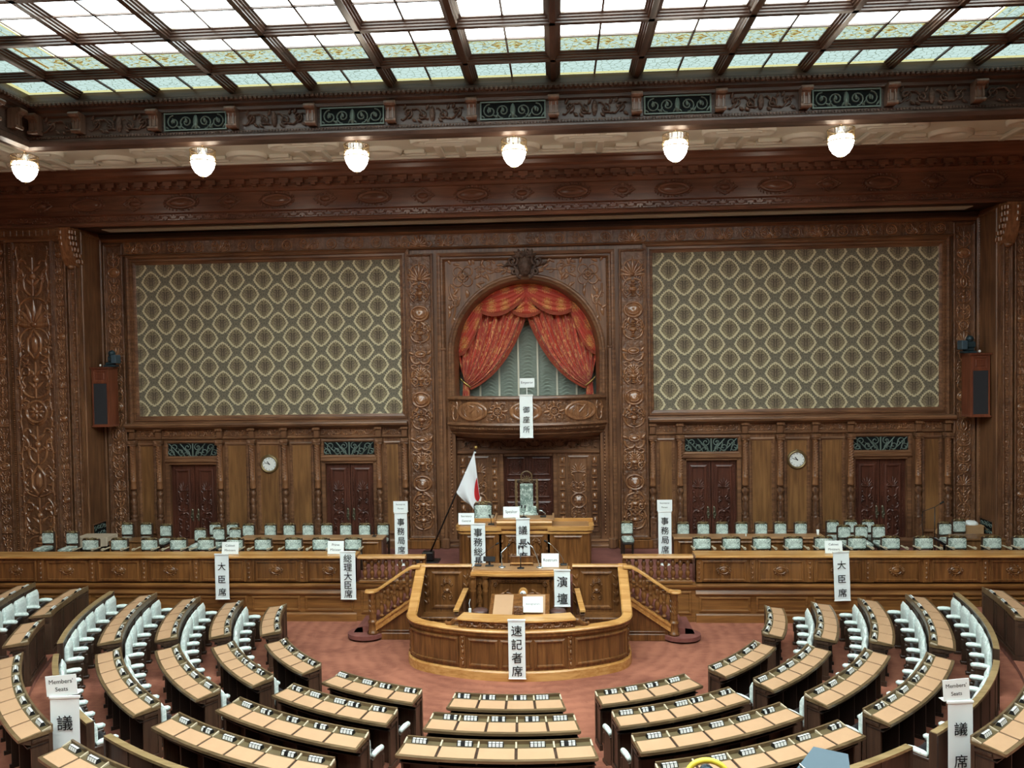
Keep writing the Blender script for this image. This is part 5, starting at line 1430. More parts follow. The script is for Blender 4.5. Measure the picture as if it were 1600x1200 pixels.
def back_panel(lo, hi, label, k=5, r=9.73, fa=None, fb=None):
    if fa is None: fa, fb = sector(lo, hi)
    zf = ZT(k-1); zt = ZT(k)+TOPH; am = (fa(r)+fb(r))/2; bx, by = P2(r, am); base = (bx, by, zf)
    t = thing('curved_back_panel', label, 'panel', base, 0, 'curved panels behind the last inner row')
    m = mm(base); arcbox(m, r-.07, r-.02, fa, fb, zf, zt-.03, 20); p = obj('panel', m, 'desk', t)
    m = mm(base); arcbox(m, r-.085, r+.012, fa, fb, zt-.04, zt, 20); obj('top_rail', m, 'brassrail', t)
    m = mm(base); arcbox(m, r-.025, r+.0, fa, fb, ZT(k)-.0, ZT(k)+.12, 20)
    for i in range(7): arcbox(m, r-.025, r-.01, lambda q: fa(q)+(fb(q)-fa(q))*i/6-.03/q*(i > 0), lambda q: fa(q)+(fb(q)-fa(q))*i/6+.03/q*(i < 6), ZT(k)+.1, zt-.05, 1)
    obj('framing', m, 'desk', p)
    for f, s in ((fa, 1), (fb, -1)):
        m = mm(base); g = (lambda q, f=f, s=s: f(q)-s*.01/q); h = (lambda q, f=f, s=s: f(q)+s*.05/q); a, b = (g, h) if s > 0 else (h, g)
        arcbox(m, r-.1, r+.01, a, b, zf, zt-.01, 1); obj('end_post', m, 'desk', t)
    return t

# member seat: back against the panel behind, tip-up seat, padded arms on dark pedestals
def member_chair():
    t = thing('member_seat', '', 'seat')
    def back(u, v):
        a = 2*PI*u; w = .225*(1-.10*v**6); z = .47+.40*v; e = .05*(1-.8*max(0, v-.8)/.2)
        x = w*max(-1, min(1, 1.2*cos(a))); y = -.06+e*max(-1, min(1, 1.3*sin(a)))-(.02*cos(x/w*PI/2) if sin(a) < 0 else 0)
        return (x, y, z)
    m = M(); m.grid(back, 24, 10)
    top = [back(i/24, 1) for i in range(24)]; m.add(top, [tuple(range(24))]); m.add([back(i/24, 0) for i in range(24)], [tuple(range(23, -1, -1))]); obj('backrest', m, 'brocade', t)
    m = M(); m.at(0, -.16, .44, rx=-.95); m.box(-.17, .17, -.17, .04, -.04, .02, .02); obj('seat_pan', m, 'seatdark', t)
    m = M(); m.box(-.21, .21, -.15, -.01, .38, .49, .035); obj('seat_cushion', m, 'brocade', t)
    def arm(x, nm='armrest'):
        m = M()
        pts = [(x, -.06, .58), (x, -.12, .595), (x, -.24, .60), (x, -.33, .59), (x, -.365, .58)]
        rr = [.035, .042, .045, .043, .025]
        m.tube([(a, b, c) for a, b, c in pts], rr, 10); a_ = obj(nm, m, 'brocade', t)
        m = M(); m.box(x-.03, x+.03, -.34, -.02, .51, .555, .01); m.box(x-.022, x+.022, -.34, -.02, .06, .51); m.box(x-.035, x+.035, -.37, -.0, 0, .06, .01); m.box(x-.03, x+.03, -.36, -.31, .3, .5, .01); obj('pedestal', m, 'desk', t)
    arm(-.27); arm(.27, 'end_armrest')
    return t
MC = member_chair(); MC_used = False
def plate(nblk, gap):
    t = None; m = M(); w = .052*4+.02
    m.wallf((0, 0, 0), (0, 1, 0), (0, 0, 1)); m.prism([(-.04, 0), (.04, 0), (.018, .052), (-.018, .052)], -w/2, w/2)
    return m
def tiles(blk):
    m = M()
    for i in range(4):
        if i == blk: continue
        x = (i-1.5)*.053
        for sgn in (1, -1):
            m.wallf((x, sgn*.029, .026), (-sgn, 0, 0), tuple(Vector((0, -sgn*.022, .052)).normalized()))
            for q in range(3): m.box(-.02, .02, -.0205+.0165*q, -.0105+.0165*q, 0, .003)
            for q in (-.015, .008): m.box(q, q+.008, -.021, .022, 0, .0028)
        m.T = None; m.box(x-.02, x+.02, -.014, .014, .0515, .0555)
    return m
NPS = []
NB = {}
def nameplate(k, th, label, var):
    r = RR(k)-DEP+.075; x, y = P2(r, th); z = ZT(k)+TOPH+.005
    if var not in NB:
        o = obj('nameplate', plate(4, 0), 'black'); obj('lettering', tiles((9, 2, 1)[var]), 'white', o); NB[var] = o
    else: o = dup(NB[var], (0, 0, 0))
    o.location = (x, y, z); o.rotation_euler = (0, 0, th); tag(o, label, 'nameplate', 'nameplates on the members desks')
SEC = [(-12.3, 12.3, 'centre block'), (-37, -12.3, 'block left of centre'), (12.3, 37, 'block right of centre'), (-61.6, -37, 'left curved block'), (37, 61.6, 'right curved block'), (-86.2, -61.6, 'left side block by the stage'), (61.6, 86.2, 'right side block by the stage')]
CNT = {1: 4, 2: 5, 3: 5, 4: 6}
HID = set()      # seats that desks wholly hide
for _b, _s in (('block left of centre', '13 12 11 24 23 22 21 34 33 32 31 30 45 44 43 42 41 40'),
    ('block right of centre', '11 12 13 21 22 23 24 30 31 32 33 34 40 41 42 43 44 45'),
    ('left curved block', '12 22'),
    ('right curved block', '11 12 21 22 31 42')):
    HID |= {(_b, int(q[0]), int(q[1])) for q in _s.split()}
HID |= {('centre block', k, j) for k in range(1, 5) for j in range(6)}
rn2 = random.Random(3)
def seats(k, fa, fb, n, blk, rb, zf, rowname):
    global MC_used
    left = 'left' in blk
    for i in range(n):
        j = i if left is False else n-1-i          # count from the inner end
        th = fa(rb)+(fb(rb)-fa(rb))*(i+.5)/n
        key = (blk, k, j)
        if key in HID: continue
        x, y = P2(rb, th)
        end = (i == n-1)       # local +x runs towards smaller angles
        lab = f'white seat {ORD[j]} from {"left" if blk == "centre block" else "inner"} end, {rowname} row, {blk}'
        if not MC_used: o = MC; MC_used = True; o.location = (x, y, zf); o.rotation_euler = (0, 0, th+PI); tag(o, lab, 'seat', 'white members seats'); continue
        dup(MC, (x, y, zf), th+PI, lab, 'white members seats', None, () if i == 0 else ('end_armrest',))
for lo, hi, blk in SEC:
    fa, fb = sector(lo, hi); left = 'left' in blk
    for k in range(1, 5):
        if blk == 'centre block' and k == 4: continue
        n = CNT[k]
        desk_row(k, lo, hi, n, f'curved desk row with {n} tan pads, {ORD[k-1]} row, {blk}')
        R = RR(k)-DEP+.06
        for i in range(n):
            th = fa(R)+(fb(R)-fa(R))*(i+.5)/n; j = n-1-i if left else i
            nameplate(k, th+rn2.uniform(-.1, .1)/R, f'black nameplate {ORD[j]} from {"left" if blk == "centre block" else "inner"} end, {ORD[k-1]} row, {blk}', rn2.choice((0, 0, 0, 1, 2)))
        if k < 4: seats(k, fa, fb, n, blk, RR(k+1)-DEP-.03, ZT(k), ORD[k-1])
        else: seats(k, fa, fb, n, blk, 9.73-.075, ZT(4), ORD[3])
    if blk != 'centre block': back_panel(lo, hi, f'curved walnut back panel closing the inner rows of the {blk}')
# outer rows beyond the ring aisle
OUT = [(6, -84.0, -73.2, 3, 'left outer block nearest the stage'), (6, -70.6, -63.4, 2, 'left outer block second from stage'), (6, -59.2, -38.6, 7, 'left outer curved block'), (6, -34.6, -14.8, 7, 'outer block left of centre'),
       (7, -84.2, -73.6, 4, 'left outer block nearest the stage'),
       (6, 73.2, 84.0, 3, 'right outer block nearest the stage'), (6, 38.6, 59.2, 7, 'right outer curved block')]
for k, lo, hi, n, blk in OUT:
    fa = lambda r, lo=lo: lo*DEG; fb = lambda r, hi=hi: hi*DEG; left = 'left' in blk
    desk_row(k, 0, 0, n, f'curved walnut desk row, {"first" if k == 6 else "second"} row of the {blk}', fa=fa, fb=fb)
    R = RR(k)-DEP+.06
    for i in range(n):
        j = n-1-i if left else i
        if blk == 'outer block left of centre' and i > 1: continue
        if (k == 7 and i == n-1) or (blk == 'right outer curved block' and j > 3): continue
        nameplate(k, fa(R)+(fb(R)-fa(R))*(i+.5)/n, f'black nameplate {ORD[j]} from inner end, {"first" if k == 6 else "second"} row, {blk}', 0)
    if k == 6 and blk == 'left outer block nearest the stage': seats(6, fa, fb, 4, blk, RR(7)-DEP-.03, ZT(6), 'first')

# ================================================================== SIGNS
def text(body, size, bold=0.0, space=1.0, wide=1.0):
    cu = bpy.data.curves.new('t', 'FONT'); cu.body = body; cu.size = size; cu.align_x = 'CENTER'; cu.align_y = 'CENTER'; cu.offset = bold; cu.space_line = space; cu.extrude = .0015; cu.resolution_u = 3
    o = bpy.data.objects.new('t', cu); COL.objects.link(o); bpy.context.view_layer.update()
    me = bpy.data.meshes.new_from_object(o.evaluated_get(bpy.context.evaluated_depsgraph_get()))
    vs = [tuple(v.co) for v in me.vertices]; fs = [tuple(p.vertices) for p in me.polygons]
    bpy.data.objects.remove(o); bpy.data.curves.remove(cu); bpy.data.meshes.remove(me)
    if vs:
        xs = [v[0] for v in vs]; ys = [v[1] for v in vs]; cx, cy = (min(xs)+max(xs))/2, (min(ys)+max(ys))/2
        vs = [((x-cx)*wide, y-cy, z) for x, y, z in vs]
    return vs, fs
def card(lines, X, Y, z0, W, H, lab, tilt=-.16, size=None, rz=0.0):
    t = thing('sign_card', lab, 'sign', (X, Y, z0), rz, 'printed white name cards')
    m = M().at(0, 0, 0, rx=tilt); m.box(-W/2, W/2, -.004, .004, 0, H); m.box(-W/2, W/2, -.004, .12, 0, .006); obj('sheet', m, 'paper', t)
    m = M(); s = size or min(H*.42 if len(lines) > 1 else H*.4, W*1.62/max(len(l) for l in lines))
    for i, l in enumerate(lines):
        vs, fs = text(l, s)
        zc = H*(.52+(len(lines)-1)*.19-.38*i)
        m.T = Matrix.Rotation(tilt, 4, 'X') @ Matrix(((1, 0, 0, 0), (0, 0, -1, -.0055), (0, 1, 0, zc), (0, 0, 0, 1))); m.add(vs, fs)
    obj('lettering', m, 'inkgrey', t); return t
def banner(chars, X, Y, ztop, W, H, lab, rz=0.0, rx=0.0, c0=.16, c1=.92, size=.2, cut=None):
    t = thing('hanging_banner', lab, 'banner', (X, Y, ztop), rz, 'white vertical name banners'); t.rotation_euler = (rx, 0, rz)
    m = M(); m.grid(lambda u, v: ((u-.5)*W, -.006*sin(PI*v)-.004*cos(u*PI*2), -v*H), 8, 12); m.grid(lambda u, v: ((.5-u)*W, .004-.006*sin(PI*v)-.004*cos(u*PI*2), -v*H), 8, 12); obj('sheet', m, 'paper', t)
    m = M(); m.box(-W/2-.012, W/2+.012, -.016, .014, -.02, .022, .008); obj('top_rod', m, 'white', t)
    m = M(); m.box(-W/2-.008, W/2+.008, -.012, .012, -H-.012, -H+.012, .006); obj('bottom_rod', m, 'white', t)
    m = M(); n = len(chars)
    for i, c in enumerate(chars):
        vs, fs = text(c, size, size*.002)
        z = -H*(c0+(c1-c0)*(i+.5)/n); zz = -z/H
        m.T = Matrix(((1, 0, 0, 0), (0, 0, -1, -.0135-.006*sin(PI*zz)), (0, 1, 0, z), (0, 0, 0, 1))); m.add(vs, fs)
    obj('lettering', m, 'ink', t); return t
def stand(t, h, up=.05):
    obj('pole', M().box(-.012, .012, .02, .044, -h+.02, up), 'white', t); m = M().at(0, .03, -h); m.lathe([(.14, 0), (.14, .012), (.02, .025)], 20); obj('base', m, 'white', t)
card(['Emperor'], .05, -.93, 5.79, .42, .27, 'small white card reading Emperor above the balcony rail', 0)
t = thing('card_holder', 'thin white card holder post on the balcony rail', 'holder', (.04, -.94, 5.55)); obj('post', M().box(-.012, .012, -.01, .01, 0, .26), 'white', t); obj('foot', M().box(-.06, .06, -.03, .03, 0, .012, .004), 'white', t)
banner('御座所', .02, -1.085, 5.58, .37, 1.2, 'white banner with three black characters hanging on the balcony', c0=.22, c1=.92, size=.2)
card(['Speaker'], -.34, -2.78, 2.445, .43, .29, 'white card reading Speaker on the central desk')
banner('議長席', -.03, -3.04, 2.47, .35, 1.2, 'white banner on the front of the speaker desk', c0=.1, c1=.95, size=.24)
card(['Secretary', 'General'], -1.53, -2.78, 2.27, .42, .30, 'white card reading Secretary General on the left wing desk')
banner('事務総長', -1.20, -3.01, 2.33, .37, 1.12, 'white banner on the left wing of the speaker desk', c0=.08, c1=.97, size=.24)
for X, s in ((-3.43, 'left'), (3.74, 'right')):
    card(['Secretariat', 'Person'], X, -2.0, 2.46, .40, .30, f'white card reading Secretariat Person on the {s} stand', 0)
    t = banner('事務局席', X, -2.0, 2.44, .35, 1.2, f'white banner with four characters on the {s} stand beside the arch', c0=.1, c1=.96, size=.22); stand(t, 2.44-ZS)
card(['Cabinet', 'Ministers'], -7.59, -3.52, 1.68, .44, .31, 'white card reading Cabinet Ministers on the left stage bench')
banner('大臣席', -7.69, -3.79, 1.74, .36, 1.15, 'white banner with three characters on the left stage bench', c0=.12, c1=.98, size=.22)
card(['Cabinet', 'Ministers'], 7.66, -3.52, 1.68, .42, .31, 'white card reading Cabinet Ministers on the right stage bench')
banner('大臣席', 7.73, -3.79, 1.78, .38, 1.19, 'white banner with three characters on the right stage bench', c0=.12, c1=.98, size=.22).rotation_euler = (0, -.03, 0)
card(['Prime', 'Minister'], -4.82, -3.52, 1.68, .42, .33, 'white card reading Prime Minister on the left stage bench')
banner('総理大臣席', -4.43, -3.79, 1.80, .39, 1.2, 'white banner with five characters at the inner end of left bench', c0=.04, c1=.98, size=.225)
card(['Rostrum'], .69, -5.12, 1.765, .40, .31, 'white card reading Rostrum on the speaking rostrum')
banner('演壇', .96, -5.53, 1.80, .36, .82, 'white banner with two characters on the rostrum front', c0=.08, c1=1.0, size=.26)
card(['Stenographers'], .34, -6.95, 1.30, .42, .32, 'white card reading Stenographers leaning on the sloping bookrest', -.4)
banner('速記者席', .02, -7.39, 1.28, .345, 1.2, 'white banner with four characters hanging on the curved enclosure', c0=.06, c1=.98, size=.235)
for X, s in ((-6.30, 'left'), (6.46, 'right')):
    Yb, zt = (-12.22, 1.74) if s == 'left' else (-11.95, 1.68)
    W = .415 if s == 'left' else .355
    t = banner('議席', X, Yb, zt, W, 1.2, f'tall white banner with two characters at the {s} front edge', .10, 0, .12, .88, .235 if s == 'left' else .20); stand(t, zt-ZT(5), .2)
    o = card(["Members'", 'Seats'], X-.04, Yb+.01, zt+.02, W*1.06, .30, f'white card reading Members Seats above the {s} front banner', 0, None, .10); o.rotation_euler = (0, -.06, .10)

# ================================================================== THINGS ON AND ABOUT THE STAGE
# national flag
t = thing('flag', 'national flag with red disc on slanting black pole left of speaker desk', 'flag', (-2.72, -1.6, ZS))
P0, P1 = Vector((0, 0, .2)), Vector((1.34, 0, 3.12))
obj('pole', M().tube([tuple(P0), tuple(P1)], .022, 10), 'blackw', t)
m = M(); m.ell((P1.x+.01, 0, P1.z+.05), (.055, .055, .055)); m.lathe([(.0, 0)], 3) if False else None; obj('finial', m, 'gold', t)
m = M(); m.box(-.42, .28, -.22, .22, 0, .03, .01); m.box(-.2, .12, -.14, .14, .03, .28, .03); obj('base', m, 'blackw', t)
A_ = P0.lerp(P1, .975); B_ = P0.lerp(P1, .59)
def flagf(u, v, off=0.0):
    a = A_.lerp(B_, v)                           # hoist edge along the pole
    tip = Vector((1.43-.22*v, 0, 1.72-.28*sin(PI*v*.8)))   # fly edge hanging straight down
    p = a.lerp(tip, u)
    return (p.x+.03*u*(1-v), -.05-.06*sin(u*2.2)*cos(v*9)-off, p.z-.05*sin(PI*u)*v)
obj('cloth', M().grid(flagf, 40, 24), 'flagw', t)
def disc(u, v):
    uu = .50+.45*u; h = .36*math.sqrt(max(0, 1-(2*u-1)**2)); return flagf(uu, .02+h*v*1.0, .008)
obj('red_disc', M().grid(disc, 24, 8), 'flagr', t)
m = M()
for f in (.97, .78, .60): p = P0.lerp(P1, f); m.ell((p.x+.02, -.02, p.z), (.04, .035, .03), 8, 6)
obj('tie', m, 'flagw', t)

# wall speakers with cameras on top
for sg, s in ((-1, 'left'), (1, 'right')):
    t = thing('wall_speaker', f'reddish wooden column loudspeaker fixed in the {s} corner of the recess', 'speaker', (sg*12.52, -.55, 4.78), 0, 'column loudspeakers')
    a, b = (sg*.36, sg*.36); ox = sg*-.0
    pl = [(-.32, -.24), (.20, -.24), (.22, .2), (-.32, .2)]
    pl = [(x*(1 if sg < 0 else -1), y) for x, y in pl]; pl = pl if sg < 0 else pl[::-1]
    m = M(); m.prism(pl, .06, 1.74); obj('cabinet', m, 'redwood', t)
    gx = lambda x: x*(1 if sg < 0 else -1)
    m = M(); x0, x1 = sorted((gx(-.26), gx(.14))); m.box(x0, x1, -.255, -.235, .1, 1.3); obj('grille', m, 'grillecloth', t)
    m = M(); m.wallf((0, -.242, 0)); m.frame(x0-.01, x1+.01, 1.34, 1.7, [(0, 0), (0, .015), (.03, .02), (.04, .008), (.08, .0), (.1, .012)]); m.frame(x0-.04, x1+.04, .06, 1.34, [(0, 0), (0, .025), (.03, .025), (.04, .01)]); obj('frame', m, MT['redwood'], t)
    m = M(); m.prism([(x*1.12, y*1.08-.02) for x, y in pl], 1.74, 1.79); m.prism([(x*1.1, y*1.06-.02) for x, y in pl], .02, .06); obj('trim', m, 'redwood', t)
    t = thing('remote_camera', f'dark teal remote camera on top of the {s} wall speaker', 'camera', (sg*12.38, -.55, 6.57), 0, 'remote cameras on the speakers')
    m = M(); m.box(-.17, .17, -.12, .14, 0, .06, .01); m.box(-.12, .12, -.09, .1, .06, .14, .02); obj('base', m, 'teal', t)
    m = M(); m.box(sg*-.17-.075, sg*-.17+.075, -.16, .12, .10, .36, .02); obj('housing', m, 'bluegrey', t)
    m = M(); m.box(-.05, .17, -.1, .12, .13, .34, .05); m.ell((.04, 0, .40), (.10, .1, .1)); obj('head', m, 'teal', t)
    m = M(); m.ell((sg*.22, -.16, .05), (.035, .035, .04)); obj('knob', m, 'white', t)
    # vent in the return wall
    xv = sg*12.875
    t = thing('return_vent', f'dark lattice vent low in the {s} return wall', 'vent', (xv, -.55, 1.68), 0, 'vents in the return walls')
    m = M().wallf((0, 0, 0), (0, -sg, 0) if True else 0, (0, 0, 1)); m.frame(-.36, .36, -.24, .24, [(0, 0), (0, .03), (.03, .03), (.04, .01)]); obj('frame', m, 'wall', t)
    a, b = sorted((0, -sg*.012)); obj('backing', M().box(a, b, -.33, .33, -.21, .21), 'void', t)
    m = M().wallf((-sg*.014, 0, 0), (0, -sg, 0), (0, 0, 1))
    for cx in (-.24, -.08, .08, .24):
        for cy in (-.1, .1): m.rel(spiral(cx, cy, .08, cx*9+cy, 1.2), .01, .015)
    obj('lattice', m, 'bronze', t)

# clocks
def clock(X, lab):
    t = thing('wall_clock', lab, 'clock', (X, 0, 3.56), 0, 'gilt wall clocks')
    m = M().wallf((0, -.01, 0)); pts = [(.225*cos(a), .225*sin(a)) for a in [2*PI*i/40 for i in range(40)]]
    m.ring(pts, [(.02, .02), (0, .05), (-.02, .06), (-.04, .045), (-.06, 0)]); 
    for i in range(28): a = 2*PI*i/28; m.dome(.262*cos(a), .262*sin(a), .02, .02, .04, 8, 3)
    palmette(m, 0, .25, .12, .06, .03); obj('gilt_frame', m, 'brass', t)
    m = M().wallf((0, -.01, 0)); m.prism([(.222*cos(a), .222*sin(a)) for a in [2*PI*i/40 for i in range(40)]], 0, .022); obj('dial', m, 'white', t)
    m = M().wallf((0, -.034, 0))
    for i in range(12):
        a = PI/2-2*PI*i/12; vs, fs = text(str(i or 12), .055, .0006)
        m.T = Matrix(((1, 0, 0, .178*cos(a)), (0, 0, -1, -.034), (0, 1, 0, .178*sin(a)), (0, 0, 0, 1))); m.add(vs, fs)
    obj('numerals', m, 'inkgrey', t)
    for nm, mins, L, w in (('hour_hand', (10+48/60)*5, .10, .011), ('minute_hand', 47.5, .16, .007)):
        a = PI/2-2*PI*mins/60; m = M().wallf((0, -.04, 0)); m.rel([(-.03*cos(a), -.03*sin(a)), (L*cos(a), L*sin(a))], w, .008); m.dome(0, 0, .018, .018, .012, 10, 3); obj(nm, m, 'ink', t)
clock(-7.83, 'round gilt wall clock on the left panelling between two doors'); clock(7.83, 'round gilt wall clock on the right panelling between two doors')

# rear tables
def table(name, lab, X0, X1, Y0, Y1, h, topm, front, grp=None, endm=None):
    t = thing(name, lab, 'table', ((X0+X1)/2, (Y0+Y1)/2, ZS), 0, grp); w = (X1-X0)/2; d = (Y1-Y0)/2
    obj('top', M().box(-w, w, -d, d, h-.05, h, .012), topm, t)
    m = M(); m.box(-w+.05, w-.05, -d+.04, -d+.07, .05, h-.05)
    if front == 'bench':
        m.wallf((0, -d+.04, 0)); n = max(1, round(2*w/.75))
        for k in range(n): a = -w+.08+(2*w-.16)*k/n; m.frame(a+.04, a+(2*w-.16)/n-.04, .1, h-.1, PFC)
        m.T = None
    obj('front', m, front, t)
    for sg in (1, -1):
        a, b = sorted((sg*(w-.05), sg*(w-.01))); obj('end_panel', M().box(a, b, -d+.03, d-.03, 0, h-.05), endm or front, t)
    return t
table('rear_table', 'long oak rear table on the left side of the stage', -8.02, -3.95, -1.95, -1.45, .72, 'top', 'bench', 'long rear tables', 'brownleather')
table('rear_table', 'long oak rear table on the right side of the stage', 3.98, 8.02, -1.95, -1.45, .72, 'top', 'bench', 'long rear tables')
table('side_table', 'plain brown table near the far left door', -11.9, -10.85, -1.75, -1.25, .62, 'panel', 'panel', 'plain side tables')
table('side_table', 'plain brown table in front of cardboard boxes at far right', 11.55, 12.75, -1.75, -1.1, .62, 'panel', 'panel', 'plain side tables')
t = table('cloth_table', 'low table draped with a beige linen cloth at far left', -12.85, -11.98, -1.7, -1.2, .70, 'deskdark', 'deskdark')
m = M(); m.box(-.46, .46, -.27, .27, .70, .715)
def drape(u, v):
    a = 2*PI*u; x = .465*max(-1, min(1, 1.42*cos(a))); y = .275*max(-1, min(1, 1.42*sin(a))); return (x+.012*sin(a*14)*v, y+.012*sin(a*11)*v, .714-v*(.26+.03*sin(a*3)))
m.grid(drape, 64, 6); o = obj('linen_cloth', m, 'linen'); o.location = t.location; tag(o, 'beige linen cloth draped over the far left table', 'cloth')
for X, Y, z, w, d, h, lb in ((11.95, -.45, 0, .5, .4, .62, 'lower cardboard box, left of the pair behind the right table'), (12.5, -.45, 0, .5, .4, .74, 'cardboard box with open flaps, right of the pair behind the table')):
    t = thing('cardboard_box', lb, 'box', (X, Y, ZS+z), 0, 'cardboard boxes in the right corner'); obj('body', M().box(-w/2, w/2, -d/2, d/2, 0, h), 'card', t)
    m = M().at(-w/2, 0, h, ry=-.9); m.box(-.2, 0, -d/2, d/2, 0, .008); m.at(w/2, 0, h, ry=.9); m.box(0, .2, -d/2, d/2, 0, .008); obj('flap', m, 'card', t)
    m = M(); m.ell((0, 0, h+.02), (w*.4, d*.4, .1), 12, 6); obj('crumpled_paper', m, 'paper', t)
t = thing('music_stand', 'black sloping stand holding white paper right of the far right door', 'stand', (11.05, -1.95, ZS)); m = M().at(0, 0, .52, ry=.62); m.box(-.26, .26, -.2, .2, -.02, .02, .008); obj('board', m, 'black', t)
m = M().at(0, 0, .52, ry=.62); m.box(-.24, -.06, -.15, .15, .021, .026); obj('paper', m, 'paper', t); m = M(); m.box(-.02, .02, -.02, .02, .02, .5); m.box(-.2, .2, -.15, .15, 0, .025, .008); obj('pedestal', m, 'black', t)
t = thing('mic_stand', 'black boom microphone stand right of the far right door', 'microphone stand', (11.3, -.9, ZS))
m = M(); m.lathe([(.13, 0), (.13, .02), (.02, .03)], 16); obj('base', m, 'black', t); obj('pole', M().tube([(0, 0, .02), (0, 0, 1.32)], .012, 8), 'black', t); obj('boom', M().tube([(-.32, 0, 1.2), (0, 0, 1.32), (.16, 0, 1.42)], .01, 8), 'black', t); obj('microphone', M().tube([(.14, 0, 1.41), (.24, 0, 1.47)], [.02, .03], 8), 'black', t); obj('cable', M().tube([(-.32, 0, 1.2), (-.34, .02, .9), (-.31, .0, .5), (-.1, 0, .03)], .008, 6), 'black', t)
t = thing('desk_microphone', 'small black desk microphone on the right end of left rear table', 'microphone', (-4.25, -1.7, ZS+.72)); m = M(); m.box(-.06, .06, -.05, .05, 0, .03, .01); obj('base', m, 'black', t); obj('stem', M().tube([(0, 0, .03), (.0, 0, .08), (-.05, 0, .12)], .012, 8), 'black', t)
t = thing('sheet_of_paper', 'rolled white paper lying on the right rear table', 'paper', (5.95, -1.72, ZS+.735)); obj('roll', M().tube([(-.02, -.1, 0), (.03, .12, 0)], .014, 8), 'paper', t)
t = thing('paper_cup', 'white paper cup on the outer end of the right rear table', 'cup', (7.9, -1.6, ZS+.72)); m = M(); m.lathe([(.03, 0), (.042, .13), (.038, .13), (.028, .01)], 14); obj('cup', m, 'white', t)

# microphones and things on rostrum and speaker desk
def goose(name, lab, base, pts, mat, flat=True, heads=None, r=.009, bmat=None):
    t = thing(name, lab, 'microphone', base, 0, 'gooseneck microphones'); b = Vector(base)
    m = M()
    if flat: m.lathe([(.085, 0), (.085, .012), (.05, .02), (.018, .035)], 20)
    else: m.box(-.08, .08, -.06, .06, 0, .035, .012)
    obj('base', m, bmat or mat, t); L = [(0, 0, .02)]+[tuple(Vector(p)-b) for p in pts]
    obj('stem', M().tube(L, r, 8), mat, t)
    for h in (heads or [(L[-2], L[-1])]):
        a, c = Vector(h[0]), Vector(h[1]); dr = (c-a).normalized(); obj('head', M().tube([tuple(c-dr*.01), tuple(c+dr*.03), tuple(c+dr*.08)], [.012, .022, .02], 8), 'black', t)
    return t
zt = 1.76
goose('gooseneck_microphone', 'black gooseneck microphone leaning right at the rostrum left end', (-1.0, -5.0, zt), [(-.99, -5.0, 1.86), (-.95, -4.98, 1.98), (-.72, -4.96, 2.16), (-.58, -4.95, 2.25)], 'black', False, r=.006)
goose('gooseneck_microphone', 'chrome stand microphone left of the bookrest on the rostrum', (-.43, -5.1, zt), [(-.44, -5.1, 2.05), (-.45, -5.08, 2.09), (-.30, -5.05, 2.23)], 'chrome', r=.011)
t = goose('gooseneck_microphone', 'black twin-headed microphone in the middle of the rostrum', (.01, -5.2, zt), [(.01, -5.2, 2.08)], 'black', True, [((-.04, 0, .33), (-.035, 0, .45)), ((.06, 0, .33), (.055, 0, .45))], .012)
obj('fork', M().tube([(-.038, 0, .45), (-.042, 0, .33), (.0, 0, .31), (.058, 0, .33), (.055, 0, .45)], .008, 6), 'black', t)
goose('gooseneck_microphone', 'chrome stand microphone leaning left beside the Rostrum card', (.45, -5.12, zt), [(.40, -5.1, 1.95), (.30, -5.08, 2.2), (.22, -5.06, 2.28)], 'chrome', r=.012)
goose('gooseneck_microphone', 'thin gooseneck microphone behind the Rostrum card', (1.0, -4.92, zt), [(.99, -4.92, 1.9), (.90, -4.92, 2.05), (.72, -4.92, 2.24), (.62, -4.92, 2.3)], 'chrome', False, r=.007, bmat='black')
t = goose('gooseneck_microphone', 'twin microphone standing on the central speaker desk', (-.02, -2.72, 2.44), [(-.02, -2.72, 2.56)], 'black', True, [((-.05, 0, .18), (-.05, 0, .25)), ((.04, 0, .18), (.04, 0, .25))]); obj('fork', M().tube([(-.05, 0, .25), (-.05, 0, .15), (0, 0, .12), (.04, 0, .15), (.04, 0, .25)], .008, 6), 'black', t)
goose('gooseneck_microphone', 'short black microphone on the left wing beside the damask chair', (-.88, -2.72, 2.255), [(-.88, -2.72, 2.4), (-.9, -2.75, 2.46)], 'black', False)
t = thing('desk_lamp', 'white and grey bent desk lamp on the right of the speaker desk', 'lamp', (.5, -2.65, 2.44)); m = M(); m.box(-.09, .07, -.07, .07, 0, .03, .01); obj('base', m, 'black', t); obj('arm', M().tube([(.03, 0, .03), (.05, 0, .1), (-.04, 0, .16), (-.12, 0, .17)], [.014, .014, .02, .028], 8), 'chrome', t)
t = thing('small_monitor', 'small black tilted monitor on the left of the rostrum', 'monitor', (-.73, -5.02, zt)); m = M(); m.box(-.1, .1, -.04, .05, 0, .025, .008); m.box(-.025, .025, 0, .03, .02, .13, .006); obj('stand', m, 'black', t); m = M().at(0, 0, .17, rx=-.25, rz=-.1); m.box(-.14, .14, -.03, .03, -.06, .06, .01); obj('screen', m, 'black', t)
t = thing('bookrest', 'small oak bookrest on the middle of the rostrum top', 'bookrest', (.02, -4.95, zt)); m = M(); m.box(-.27, .27, .0, .03, .0, .2); m.box(-.29, .29, -.02, .05, .2, .215, .005); obj('board', m, 'bench', t); obj('ledge', M().box(-.27, .27, -.05, 0, .04, .07, .006), 'rail', t)
for sg in (1, -1): obj('side', M().box(sg*.26-.012, sg*.26+.012, -.04, .1, 0, .2), 'bench', t)

